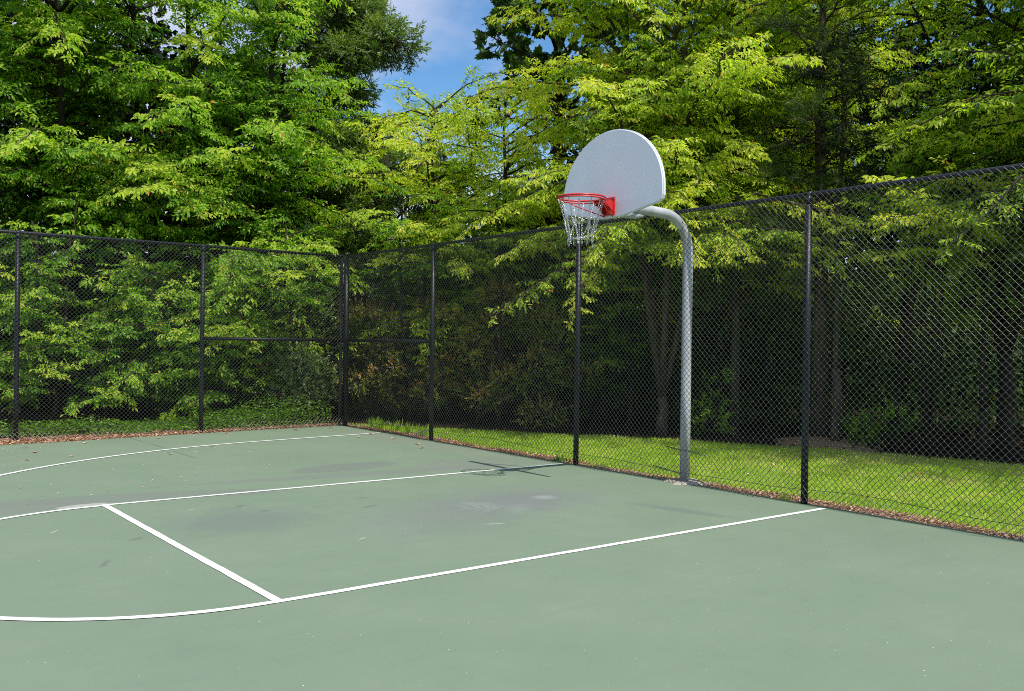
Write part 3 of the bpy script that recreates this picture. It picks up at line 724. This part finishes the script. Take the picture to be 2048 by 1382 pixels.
def clumped(name, base, label, cat_, mat, rg, blobs, leaf=.09, lw=.25, per=700, group=None, trunk=None, bark='bark_dark', tbase=.5, style='leaf', updir=.3, shell=.5, stuff=False):
    """crown made of leafy tufts: blobs = list of (centre, radius xyz). Sprays radiate from twig ends inside each blob"""
    root = thing(name, tuple(base), label, cat_, group); parts = []; br = Tubes()
    base = np.array(base, float)
    for (c, r) in blobs:
        c = np.array(c, float); r = np.array(r, float)
        nt_ = max(4, int(per * r[0] * r[1] * r[2] ** .5))
        dirs = norm(rg.normal(0, 1, (nt_, 3))); rad = rg.uniform(shell, 1, nt_)[:, None]
        P = c + dirs * rad * r; D = norm(dirs + rg.normal(0, .55, dirs.shape) + np.array([0, 0, updir]))
        TL = rg.uniform(.12, .30, nt_)
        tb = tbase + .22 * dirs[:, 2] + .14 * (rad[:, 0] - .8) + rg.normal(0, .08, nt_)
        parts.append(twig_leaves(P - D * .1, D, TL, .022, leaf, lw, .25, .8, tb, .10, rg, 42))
        for q in range(0, nt_, 5):
            br.add([c + (P[q] - c) * .15, c + (P[q] - c) * .6 + rg.normal(0, .05, 3), P[q]], [.016, .009, .003], 4, caps=False)
    if trunk:
        tr = Tubes()
        for pth, r0_, r1_ in trunk: tr.add(pth, np.linspace(r0_, r1_, len(pth)), 10)
        tr.build('trunk', MAT[bark], root)
    br.build('branches', MAT[bark], root)
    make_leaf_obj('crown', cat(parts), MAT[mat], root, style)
    return root

# ------------------------------------------------------------------ trees
G_TREES = 'trees growing beyond the fences'
R_ = np.random.default_rng
toward = YAW + PI      # azimuth towards the viewer

broadleaf('hornbeam_tree', W(150, 18.6), 11.5, 'wide green tree with tiered leafy boughs filling the upper left corner above the fence', 'tree', 'hornbeam', R_(11), G_TREES,
          n_boughs=185, R=3.9, z_low=1.0, rise=.5, droop=.5, az_bias=(toward - .1, .45), tbase=.62, leaf=.110, twig=.70, spacing=.037)
broadleaf('hornbeam_tree', W(470, 18.4), 10.2, 'tree with bright layered boughs reaching low behind the post where the mid rail begins', 'tree', 'hornbeam', R_(12), G_TREES,
          n_boughs=190, R=2.9, z_low=.7, rise=.5, droop=.5, az_bias=(toward, .5), tbase=.70, leaf=.108, twig=.64, spacing=.037, prof=lambda u: .55 + .6 * math.sin(PI * min(1, u * 1.25 + .1)) if u < .75 else .5)
broadleaf('hornbeam_tree', W(-330, 18.2), 11.2, 'tree at the far left edge whose bough tips hang over the fence rail', 'tree', 'hornbeam', R_(13), G_TREES,
          n_boughs=150, R=3.2, z_low=1.0, az_bias=(toward - .5, .4), tbase=.58, leaf=.12, spacing=.042)

# willow oak, taller and darker, behind the corner
def oak(px, depth, zt, spread_px, label, seed, n, zlo, up=.2, per=760, tb=.45, bark='bark_dark', rr=(.55, 1.05)):
    rg = R_(seed); b = W(px, depth); trunk = []; blobs = []
    main = [b + [0, 0, -.1], b + [.05, 0, zt * .25], b + [-.1, .08, zt * .5], b + [.08, .1, zt * .75], b + [0, 0, zt]]
    trunk.append((main, .16, .04))
    for k in range(n):
        u = (k + .5) / n; z = zlo + (zt - zlo) * u; a = k * 2.4 + rg.normal(0, .3); r = spread_px / F * depth * (1.0 - .35 * abs(u - .45) * 2) * rg.uniform(.35, 1.0)
        c = b + np.array([math.cos(a) * r, math.sin(a) * r, z]); s = rg.uniform(*rr)
        blobs.append((c, (s, s, s * .62)))
        zt0 = max(.5, z - .45 * r - .3); st = b + [0, 0, zt0]
        trunk.append(([st, st + (c - st) * .5 + [0, 0, .1], c], .035, .010))
    return clumped('oak_tree', b, label, 'tree', 'oak', rg, blobs, leaf=.125, lw=.26, per=per, group=G_TREES, trunk=trunk, tbase=tb, bark=bark)
oak(625, 22.5, 11.2, 225, 'tall dark oak with narrow greyish leaves standing left of the open patch of sky', 21, 52, 3.6)
oak(770, 21.0, 5.6, 150, 'lower dark oak with narrow leaves filling in behind the fence corner', 22, 20, 1.4, per=600, tb=.4)

# fine pale tree in the gap
rg = R_(30); b = W(860, 25.5)
bl = [(b + np.array([rg.normal(0, .9), rg.normal(0, .9), 2.2 + 5.9 * (k / 15.)]), (s := rg.uniform(.6, .95) * (1.15 - .6 * k / 15.), s, s * .9)) for k in range(16)]
clumped('young_tree', b, 'pale yellow-green feathery tree below the patch of open sky', 'tree', 'fine', rg, bl, leaf=.11, lw=.16, per=420, group=G_TREES,
        trunk=[([b, b + [0, .1, 4], b + [0, 0, 8]], .1, .03)], tbase=.6)
rg = R_(31); b = W(760, 24)
bl = [(b + np.array([rg.normal(0, .5), rg.normal(0, .5), 1.8 + 2.6 * (k / 6.)]), (s := rg.uniform(.5, .7), s, s * .8)) for k in range(7)]

# sycamore behind, large dark lobed leaves
rg = R_(33); b = W(1115, 20.0); bl = []; tr = [([b, b + [.1, 0, 3], b + [0, .1, 6], b + [-.1, 0, 9.6]], .2, .06)]
for k in range(26):
    u = (k + .5) / 26; z = 6.2 + 4.2 * u; a = k * 2.4; r = 1.7 * rg.uniform(.4, 1.1)
    c = b + np.array([math.cos(a) * r, math.sin(a) * r, z]); s = rg.uniform(.45, .75); bl.append((c, (s, s, s * .65)))
    tr.append(([b + [0, 0, z - .8], (b + [0, 0, z - .8] + c) / 2 + [0, 0, .15], c], .05, .015))
clumped('sycamore_tree', b, 'dark tree with big lobed leaves just right of the open sky', 'tree', 'sycamore', rg, bl, leaf=.19, lw=1.0, per=150, group=G_TREES, trunk=tr, tbase=.5, style='lobed')

# zelkova / cherry trees behind the backboard
broadleaf('zelkova_tree', W(1325, 15.6), 9.8, 'fork-trunked tree with a broad yellow-green crown behind the backboard', 'tree', 'zelkova', R_(41), G_TREES,
          n_boughs=250, R=3.3, z_low=2.8, leaf=.094, lw=.42, spacing=.032, twig=.55, tw_per_m=8.5, leaders=4, trunk_r=.085, tbase=.80, rise=.55, droop=.45,
          az_bias=(toward + .15, .40), bark='bark', leaf_droop=.55, fork=.12, spread=52,
          prof=lambda u: 1.05 - .5 * u)
broadleaf('zelkova_tree', W(945, 19.0), 6.4, 'shorter yellow-green tree between the sky gap and the backboard', 'tree', 'zelkova', R_(42), G_TREES,
          n_boughs=170, R=2.4, z_low=1.6, leaf=.105, lw=.38, spacing=.036, twig=.55, leaders=3, trunk_r=.10, tbase=.76, rise=.45, droop=.45,
          az_bias=(toward, .35), leaf_droop=.5, spread=52, prof=lambda u: 1.0 - .75 * max(0, u - .35))
broadleaf('zelkova_tree', W(2010, 13.6), 9.4, 'tree with dark curving limbs and light green leaves at the upper right corner', 'tree', 'zelkova', R_(43), G_TREES,
          n_boughs=200, R=3.0, z_low=2.2, leaf=.085, lw=.42, spacing=.030, twig=.5, leaders=4, trunk_r=.11, tbase=.74, rise=.5, droop=.4,
          az_bias=(toward + .25, .35), leaf_droop=.45, fork=.3, spread=52, prof=lambda u: .45 + .75 * u)
broadleaf('zelkova_tree', W(1560, 19.0), 11.0, 'light green tree rising behind the pine, its top cut off by the frame', 'tree', 'zelkova', R_(44), G_TREES,
          n_boughs=170, R=3.0, z_low=2.6, leaf=.11, lw=.38, spacing=.038, twig=.6, leaders=3, trunk_r=.12, tbase=.74, rise=.6, droop=.4, az_bias=(toward, .4), leaf_droop=.5, prof=lambda u: .9)

broadleaf('zelkova_tree', W(2420, 11.2), 8.2, 'tree just beyond the right edge whose crown shades the far side of the lawn', 'tree', 'zelkova', R_(45), G_TREES,
          n_boughs=170, R=3.2, z_low=2.9, az_bias=(PI, .5), prof=lambda u: .95, leaf=.085, lw=.42, spacing=.034, twig=.55, leaders=3, trunk_r=.13, tbase=.5, rise=.5, droop=.4, leaf_droop=.45)

# pine
def pine(px, depth, zt, zlo, label, seed, R=1.7, tiers=34, r0=.115):
    rg = R_(seed); b = W(px, depth); root = thing('pine_tree', tuple(b), label, 'tree', G_TREES)
    t = Tubes(); t.add([b + [0, 0, -.1], b + [.04, .02, zt * .3], b + [-.03, .05, zt * .65], b + [0, 0, zt]], [r0 * 1.15, r0 * .9, r0 * .6, .03], 12); t.build('trunk', MAT['bark'], root)
    br = Tubes(); P = []; D = []
    for k in range(tiers):
        u = (k + .5) / tiers; z = zlo + (zt - zlo) * u
        for q in range(2):
            az = k * 2.4 + q * PI + rg.normal(0, .3); L = R * (1.05 - .6 * u) * rg.uniform(.6, 1.1)
            cur = branch_curve(b + [0, 0, z], az, L, .25 + .3 * u, .15, rg=rg, wob=.08); br.add(cur, np.linspace(.022, .006, len(cur)), 5, caps=False)
            p, d, tl = bough_twigs(cur, 9, .5, rg, start=.3, planar=.35, up=.35)
            for a_, d_, l_ in zip(p, d, tl):
                br.add([a_, a_ + d_ * l_], [.006, .003], 3, caps=False)
                m_ = max(2, int(l_ / .07))
                for s in np.linspace(.35, 1, m_): P.append(a_ + d_ * l_ * s); D.append(d_)
    P = np.array(P); D = np.array(D); nn = 26
    idx = np.repeat(np.arange(len(P)), nn); tot = len(idx)
    dd = norm(D[idx] * rg.uniform(.2, 1.0, (tot, 1)) + norm(rg.normal(0, 1, (tot, 3))) * .8)
    tb = np.clip(.45 + rg.normal(0, .15, len(P))[idx] + rg.normal(0, .1, tot), 0, .9); tb = np.where(rg.random(tot) < .01, 1, tb)
    arr = (P[idx] + dd * .01, dd, norm(rg.normal(0, 1, (tot, 3))), rg.uniform(.08, .14, tot), np.full(tot, .0042), tb)
    br.build('branches', MAT['bark'], root); make_leaf_obj('crown', arr, MAT['pine'], root, 'kite')
pine(1640, 14.7, 8.2, 2.3, 'pine with long dark needles whose trunk shows just beside the fence post', 51)
pine(1470, 15.9, 6.0, 1.9, 'smaller pine with bristly needles low to the right of the backboard', 52, R=1.5, tiers=22, r0=.08)
# slim bare trunk beside the pine
rg = R_(53); b = W(1672, 14.2)
broadleaf('young_tree', b, 6.5, 'slim straight trunk right of the pine, rising from the mulch mound', 'tree', 'dark', R_(54), G_TREES, n_boughs=26, R=1.3, z_low=3.4, leaders=1, trunk_r=.07, bark='bark', tbase=.7, leaf=.07)

# small trees and shrubs at the wood's edge
def shrub(px, depth, h, wid, mat, label, seed, name='shrub', leaf=.045, lw=.5, per=900, tb=.5, group='shrubs along the edge of the wood', n=None, cat_='shrub', z0=.12):
    rg = R_(seed); b = W(px, depth); bl = []; tr = []
    n = n or max(5, int(h * wid * 7))
    for k in range(n):
        z = z0 + (h - .2) * rg.random() ** .85; a = rg.uniform(0, 2 * PI); r = wid * rg.uniform(.1, 1) * (1 - .45 * z / h)
        c = b + np.array([math.cos(a) * r, math.sin(a) * r, z]); s = rg.uniform(.16, .34) * (1 + .15 * h)
        bl.append((c, (s * 1.15, s * 1.15, s * .7)))
        if k < 9: tr.append(([b + [0, 0, -.05], (b + c) / 2 + rg.normal(0, .05, 3), c], .016, .005))
    return clumped(name, b, label, cat_, mat, rg, bl, leaf=leaf, lw=lw, per=per, group=group, trunk=tr, tbase=tb)
shrub(750, 17.6, 2.0, .75, 'yew', 'brownish green shrub hard against the fence corner, beside the thick post', 61, tb=0.56)
shrub(850, 17.8, 2.3, .8, 'yew', 'rust-tinged shrub seen behind the bay with the short mid rail', 62, tb=0.56)
shrub(965, 17.2, 2.9, .85, 'yew', 'taller orange-tipped shrub just right of the post that ends the mid rail', 63, tb=0.58)
shrub(1075, 17.0, 2.3, .9, 'yew', 'olive shrub left of the post below the net', 64, tb=0.5)
shrub(1020, 18.4, 3.6, .8, 'grey', 'dull green saplings rising behind the orange-tipped shrub', 65, leaf=.06, tb=.4)
shrub(1190, 17.6, 2.6, .8, 'hornbeam', 'leafy green sapling right of the post below the net, in the shade', 66, leaf=.07, tb=.35, name='sapling', cat_='sapling')
shrub(1430, 15.3, 1.1, .45, 'hornbeam', 'small spindly green plant right of the hoop pole at the lawn edge', 67, leaf=.06, tb=.5, per=500)
shrub(1745, 13.7, .75, .55, 'hornbeam', 'low round leafy bush at the lawn edge right of the slim trunk', 68, leaf=.055, tb=.35, per=900)
shrub(1860, 12.9, 3.6, .9, 'zelkova', 'light green sapling with a drooping spray high behind the right fence bay', 69, leaf=.065, lw=.42, tb=.42, per=420, name='sapling', cat_='sapling', z0=2.0)
shrub(2060, 12.6, 3.0, .9, 'hornbeam', 'shaded sapling at the right edge behind the mesh', 70, leaf=.06, tb=.3, per=350, name='sapling', cat_='sapling', z0=1.5)
shrub(620, 16.9, 1.3, .85, 'grey', 'greyish leafy bush low against the fence left of the corner', 71, leaf=.06, tb=.55)
shrub(600, 18.2, 3.8, .95, 'grey', 'grey-green saplings behind the bay left of the fence corner', 72, leaf=.065, tb=.55, per=500)
shrub(720, 18.6, 4.2, .9, 'grey', 'speckled grey-green sapling showing above the rail at the corner', 73, leaf=.065, tb=.5, per=550)

# individual low boughs that reach the fence: slim understory hornbeams
def low_tree(px, depth, h, label, seed, R=1.5, n=26, z_low=.5, tb=.6, mat='hornbeam', side=None, leaf=.085, lw=.46, gr='slim young trees pressed up to the fences'):
    return broadleaf('young_tree', W(px, depth), h, label, 'tree', mat, R_(seed), gr, n_boughs=n, R=R, z_low=z_low, leaders=2, trunk_r=.045,
                     az_bias=(toward + (side or 0), .6), tbase=tb, leaf=leaf, lw=lw, twig=.5, prof=lambda u: .55 + .5 * math.sin(PI * (u * .8 + .2)), rise=.3, droop=.25)
low_tree(330, 16.6, 2.6, 'slim young tree with bright tiers of leaves behind the left fence bay', 81, R=1.5)
low_tree(215, 16.3, 2.0, 'low young tree with leaf sprays close to the ground behind the left fence bay', 89, R=1.4, n=20, z_low=.35)
low_tree(-60, 15.6, 2.6, 'low young tree whose boughs enter at the left edge behind the fence', 79, R=1.4, n=20, z_low=.5)
low_tree(430, 16.6, 1.7, 'low leafy young tree just left of where the mid rail starts', 78, R=1.3, n=20, z_low=.3)
low_tree(520, 16.9, 1.9, 'low spreading young tree beneath the mid rail of the left fence', 82, R=1.5, n=22)
low_tree(110, 16.0, 3.4, 'young tree showing a lit spray just right of the leftmost post', 83, R=1.3, n=22)
low_tree(600, 17.1, 3.6, 'young tree with horizontal lit sprays above the mid rail left of the corner', 84, R=1.4, n=20, z_low=2.0)
low_tree(1790, 13.8, 4.3, 'young tree holding a bright drooping spray near the top rail right of the tall post', 85, R=2.3, n=14, z_low=3.0, tb=.75, mat='zelkova', leaf=.075, lw=.38)
p_a, p_b = W(1965, 12.9), W(1640, 10.6)
broadleaf('young_tree', p_a, 3.5, 'leaning young tree holding a long bright spray across the bay right of the tall post', 'tree', 'zelkova', R_(77), 'slim young trees pressed up to the fences',
          n_boughs=9, R=2.9, z_low=2.75, leaders=1, trunk_r=.05, az_bias=(math.atan2(p_b[1] - p_a[1], p_b[0] - p_a[0]), 1.0), az_sd=.22, tbase=.85, leaf=.09, lw=.42, spacing=.032, twig=.42, rise=.12, droop=.10, prof=lambda u: 1.0)
low_tree(1260, 17.2, 4.0, 'young green tree in the shade between the post below the net and the pole', 86, R=1.3, n=22, z_low=1.2, tb=.4, mat='zelkova')
low_tree(1000, 16.9, 4.2, 'young tree with light sprays hanging over the top rail left of the net', 87, R=1.5, n=13, z_low=2.9, tb=.6, mat='zelkova')
low_tree(820, 17.6, 4.4, 'young tree with leafy sprays just above the top rail right of the corner', 88, R=1.4, n=13, z_low=2.6, tb=.5)

# ------------------------------------------------------------------ dense wood beyond, one mass
rg = R_(90)
def mass2(px): return np.interp(px, [-700, 600, 1000, 1400, 2048, 2900], [19, 18.9, 18.4, 17.0, 15.2, 14.2])
def mass(n, px0, px1, d0, d1, z0, z1, size, tb, mat, name, gaps=None):
    px = rg.uniform(px0, px1, n); d = rg.uniform(d0, d1, n) if d0 else mass2(px) + d1 * rg.random(n); P = np.array([CX, CY, 0]) + np.outer(d, [math.cos(YAW), math.sin(YAW), 0]) + np.outer((px - 1024) / F * d, [math.sin(YAW), -math.cos(YAW), 0])
    top = z1(px) if callable(z1) else z1
    cl = vnoise(px * d / F, rg.uniform(0, 1, n) * 0 + d, 91, 1.4)
    P[:, 2] = z0 + (top * (.72 + .28 * cl) - z0) * rg.random(n) ** .9
    D = norm(rg.normal(0, 1, (n, 3)) + [0, 0, -.3]); Nn = norm(rg.normal(0, 1, (n, 3)) + [0, 0, .6])
    L = size * rg.uniform(.6, 1.3, n)
    t = np.clip(tb + .35 * (vnoise(P[:, 0] + P[:, 1], P[:, 2] * 1.6, 92, .8) - .5) + rg.normal(0, .12, n), 0, .96)
    o = make_leaf_obj(name, (P, D, Nn, L, L * .6, t), MAT[mat], None, 'kite'); tag(o, kind='stuff'); return o
def wood_top(px):
    return np.interp(px, [-1500, -400, 200, 430, 510, 620, 900, 1050, 1250, 1500, 2300, 3300], [12, 12, 11.5, 10, 5.8, 5.0, 3.8, 6.0, 9.8, 11.5, 12, 12])
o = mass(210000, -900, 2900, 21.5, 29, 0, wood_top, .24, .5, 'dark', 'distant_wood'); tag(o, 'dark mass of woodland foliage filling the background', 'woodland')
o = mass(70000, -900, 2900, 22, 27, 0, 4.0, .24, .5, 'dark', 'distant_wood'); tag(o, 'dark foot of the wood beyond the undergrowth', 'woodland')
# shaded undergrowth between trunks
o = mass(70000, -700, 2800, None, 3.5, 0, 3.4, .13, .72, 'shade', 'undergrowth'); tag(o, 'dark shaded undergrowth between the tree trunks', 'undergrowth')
# trunks of the wood
G_W = 'thin trunks standing in the dark wood'
TL_ = [(1090, 19.5, .05), (1235, 18.4, .04), (1410, 18.0, .05), (1530, 17.4, .05), (1800, 16.5, .06), (300, 19.5, .06), (60, 20, .06), (920, 19.8, .05)]
for i, (px, d, r) in enumerate(TL_):
    rg = R_(200 + i); b = W(px, d); ro = thing('tree_trunk', tuple(b), 'thin dark trunk of a tree standing in the shade of the wood', 'tree', G_W)
    t = Tubes(); c = [b + [0, 0, -.1], b + rg.normal(0, .08, 3) * [1, 1, 0] + [0, 0, 1.3], b + rg.normal(0, .2, 3) * [1, 1, 0] + [0, 0, 3], b + rg.normal(0, .4, 3) * [1, 1, 0] + [0, 0, 5.6]]
    t.add(c, [r * 1.2, r, r * .8, r * .5], 8)
    for k in range(4):
        z = rg.uniform(1.2, 4.5); a = rg.uniform(0, 2 * PI); p0 = b + [0, 0, z]; t.add(branch_curve(p0, a, rg.uniform(.8, 1.6), .5, .1, 5, rg=rg), np.linspace(r * .3, .006, 5), 5)
    t.build('trunk', MAT['bark_dark'], ro)

# ------------------------------------------------------------------ lawn grass
rg = R_(100)
n = 330000
yy = rg.uniform(-7.5, 8.3, n); xr = lawn_far(yy) + .12 * (vnoise(yy, 0 * yy, 101, .3) - .3)
xl = 5.53 + .16 * vnoise(yy, 0 * yy, 3, .5) + .10 * vnoise(yy, 0 * yy, 4, 2.) + .22 * np.exp(-((yy + .05) / .35) ** 2)
xx = rg.uniform(5.45, 12.4, n); ok = (xx < xr) & (xx > xl - .05 * rg.random(n)); xx, yy = xx[ok], yy[ok]; n = len(xx)
hgt = rg.uniform(.030, .075, n) * (.8 + .4 * vnoise(xx, yy, 102, .5)); az = rg.uniform(0, 2 * PI, n); ln = rg.uniform(.1, .75, n)
d = np.stack([np.cos(az), np.sin(az)], 1); wd = rg.uniform(.0025, .0048, n)
s = np.stack([-d[:, 1], d[:, 0], np.zeros(n)], 1) * wd[:, None]
b = np.stack([xx, yy, np.full(n, -.036)], 1); m_ = b + np.stack([d[:, 0] * ln * hgt * .35, d[:, 1] * ln * hgt * .35, hgt * .6], 1); tp = b + np.stack([d[:, 0] * ln * hgt, d[:, 1] * ln * hgt, hgt * (1 - .25 * ln)], 1)
V = np.stack([b - s, b + s, m_ + s * .8, m_ - s * .8, tp], 1).reshape(-1, 3); i0 = (np.arange(n) * 5)[:, None]
dry = np.clip((vnoise(xx, yy, 103, .8) * .6 + vnoise(xx, yy, 104, .25) * .4 - .42) * 3.6, 0, 1) * np.clip((xx - 5.9) / 1.2, .15, 1) * np.clip((3 - yy) / 3, .25, 1)
ti = np.clip(.52 + rg.normal(0, .13, n) + .28 * (vnoise(xx, yy, 105, .35) - .5) + .18 * (vnoise(xx, yy, 106, 1.3) - .5), 0, .8); ti = np.where(rg.random(n) < .06 + dry * .55, rg.uniform(.8, 1, n), ti)
me = raw_mesh('lawn_grass', V, i0 + np.array([0, 1, 2, 3]), np.concatenate([ti, ti]), False, i0 + np.array([3, 2, 4]))
o = link('lawn_grass', me, MAT['grass']); tag(o, 'bright mown grass strip between the fence and the wood', 'grass', kind='stuff')

# ground cover leaves along the left fence and weeds along the verges
def carpet(n, xf, mat, name, label, cat_, size, lw, zf, tb, up=.7, seed=110, style='leaf', tv=.15):
    rg = R_(seed); P = xf(rg, n); n = len(P)
    az = rg.uniform(0, 2 * PI, n); D = np.stack([np.cos(az), np.sin(az), rg.normal(0, .25, n)], 1); Nn = norm(np.array([0, 0, 1.0]) + rg.normal(0, up, (n, 3)))
    L = size * rg.uniform(.6, 1.25, n); P[:, 2] += zf * rg.random(n)
    o = make_leaf_obj(name, (P, D, Nn, L, L * lw, np.clip(tb + rg.normal(0, tv, n), 0, 1)), MAT[mat], None, style); tag(o, label, cat_, kind='stuff'); return o
def cover_pts(rg, n):
    x = rg.uniform(-6, 5.2, n); y = FY + .12 + 2.2 * rg.random(n) ** 1.6
    hh = (.04 + .16 * vnoise(x, y, 111, .6) + .40 * np.clip((x - 2.6) / 1.5, 0, 1) * np.exp(-((y - 8.3) / .6) ** 2)) * (vnoise(x, y, 112, .5) > .42 - .3 * (x > 2.6))
    ok = hh > .02; return np.stack([x, y, hh * rg.random(n) - .02], 1)[ok]
carpet(26000, cover_pts, 'cover', 'ground_cover', 'bright green weeds and ground cover at the foot of the left fence', 'ground cover', .055, .6, .03, .5, .6, 113)
def verge_r(rg, n):
    y = rg.uniform(-8, 8.2, n); x = 5.345 + .30 * rg.random(n) ** 1.2 + .1 * vnoise(y, 0 * y, 3, .5); ok = (vnoise(x * 3, y, 114, .35) > .36) | (rg.random(n) < .12)
    return np.stack([x, y, np.full(n, -.018)], 1)[ok]
carpet(17000, verge_r, 'litter', 'leaf_litter', 'strip of dry orange-brown leaves between the lawn and the court edge', 'leaf litter', .034, .42, .02, .6, .4, 115, tv=.25)
def verge_l(rg, n):
    x = rg.uniform(-6, 5.2, n); y = edge_y(x) - .05 + .62 * rg.random(n) * np.interp(x, [-6, 1, 3, 5.2], [1.2, 1.1, .8, .35])
    ok = vnoise(x, y * 2, 116, .4) > .15; return np.stack([x, y, np.full(n, .003)], 1)[ok]
carpet(15000, verge_l, 'litter', 'leaf_litter', 'drift of dry brown leaves along the foot of the left fence', 'leaf litter', .042, .5, .03, .55, .5, 117, tv=.22)
def forest_floor(rg, n):
    y = rg.uniform(-8, 16, n); x = np.where(y < 8, lawn_far(np.minimum(y, 8)), 5.2) + 6 * rg.random(n); return np.stack([x, y, np.full(n, -.05)], 1)
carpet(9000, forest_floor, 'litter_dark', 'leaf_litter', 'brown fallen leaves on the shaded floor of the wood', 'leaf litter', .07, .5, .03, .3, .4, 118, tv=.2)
def specks(rg, n):
    x = rg.uniform(-2.5, 5.2, n); y = 7.3 - 5.2 * rg.random(n) ** 1.9 + .08 * x; ok = (vnoise(x, y, 119, 1.0) > .35) & (y < edge_y(x)); return np.stack([x, y, np.full(n, .005)], 1)[ok]
carpet(420, specks, 'litter', 'leaf_litter', 'loose crumbs of dry leaf scattered on the far side of the court', 'leaf litter', .028, .35, .004, .8, .2, 120, tv=.15)
def lawn_bits(rg, n):
    y = rg.uniform(-7, 8, n); x = rg.uniform(5.7, 10.3, n); ok = x < lawn_far(y); return np.stack([x, y, np.full(n, .012)], 1)[ok]
carpet(420, lawn_bits, 'litter', 'leaf_litter', 'scattered bits of dry leaf caught in the mown lawn', 'leaf litter', .045, .4, .012, .7, .5, 121, tv=.2)
# weeds and long grass by the fence foot
def tuft(x, y, n, h, seed, label, group=None, mat='grass', wd=.006):
    rg = R_(seed); az = rg.uniform(0, 2 * PI, n); ln = rg.uniform(.15, .8, n)[:, None]
    D = norm(np.concatenate([np.stack([np.cos(az), np.sin(az)], 1) * ln, np.ones((n, 1))], 1)); P = np.stack([x + rg.normal(0, .03, n), y + rg.normal(0, .05, n), np.full(n, -.03)], 1)
    o = make_leaf_obj('grass_tuft', (P, D, norm(rg.normal(0, 1, (n, 3))), h * rg.uniform(.5, 1.1, n), np.full(n, wd), np.clip(rg.normal(.45, .15, n), 0, .9)), MAT[mat], None, 'leaf')
    tag(o, label, 'weed', group); return o
for i, (x, y) in enumerate([(5.62, 6.9), (5.68, 6.5), (5.66, 6.1), (5.7, 5.7), (5.64, 7.2)]):
    tuft(x, y, 60, .22, 300 + i, 'tuft of long grass at the lawn end close to the fence corner', 'long grass tufts near the corner')
tuft(5.44, -1.25, 45, .10, 310, 'small grass tuft growing in the leaf litter right of the tall fence post')
tuft(5.45, 2.1, 30, .12, 311, 'small weed sprouting at the court edge left of the post below the net', mat='cover', wd=.03)

# larger single leaves lying on the court
spots = [(.25, 6.15), (.55, 5.55), (1.62, 5.12), (2.35, 5.72), (.05, 5.35), (-.3, 6.3), (4.9, 5.3), (4.6, 5.75), (4.75, 6.9), (4.3, 7.2), (4.95, 7.3), (1.0, 6.9), (2.1, 7.2), (3.1, 7.3), (.3, 6.75), (4.85, 4.55), (4.6, 4.05), (-.6, 5.2), (5.0, 6.0)]
def leaf_thing(x, y, z, size, mat, label, group, seed, tintv):
    rg = R_(seed); az = rg.uniform(0, 2 * PI)
    a = (np.array([[0, 0, 0.0]]), np.array([[math.cos(az), math.sin(az), .12]]), np.array([[.15, .1, 1.0]]), np.array([size]), np.array([size * .55]), np.array([tintv]))
    me_o = make_leaf_obj('fallen_leaf', a, MAT[mat], None, 'leaf'); me_o.location = (x, y, z); tag(me_o, label, 'leaf', group)
for i, (x, y) in enumerate(spots):
    leaf_thing(x, y, .012, .085 + .03 * (i % 3 == 0), 'litter', 'dry orange leaf lying on the green court near the far fence', 'fallen leaves on the court', 400 + i, .62 + .1 * (i % 4))
leaf_thing(*W(1850, 10.9)[:2], .02, .13, 'yellow', 'single yellow-orange leaf lying on the sunlit lawn behind the right bay', None, 450, .5)
leaf_thing(*W(1662, 13.5)[:2], .02, .13, 'yellow', 'orange leaf on the shaded mulch mound beside the slim trunk', None, 451, .2)

# mulch mound round the pine
bm = bmesh.new(); rgm = R_(460); bmesh.ops.create_uvsphere(bm, u_segments=28, v_segments=12, radius=1)
c0 = W(1655, 14.3)
for v in bm.verts:
    f_ = 1 + .12 * math.sin(v.co.x * 9 + v.co.y * 4); v.co = Vector((c0[0] + v.co.x * .62 * f_, c0[1] + v.co.y * .8 * f_, -.07 + max(v.co.z, 0) * .13 * f_))
o = bm_obj('mulch_mound', bm, MAT['mulch'], None, True); tag(o, 'low mound of reddish mulch round the feet of the pine and the slim trunk', 'mulch mound')
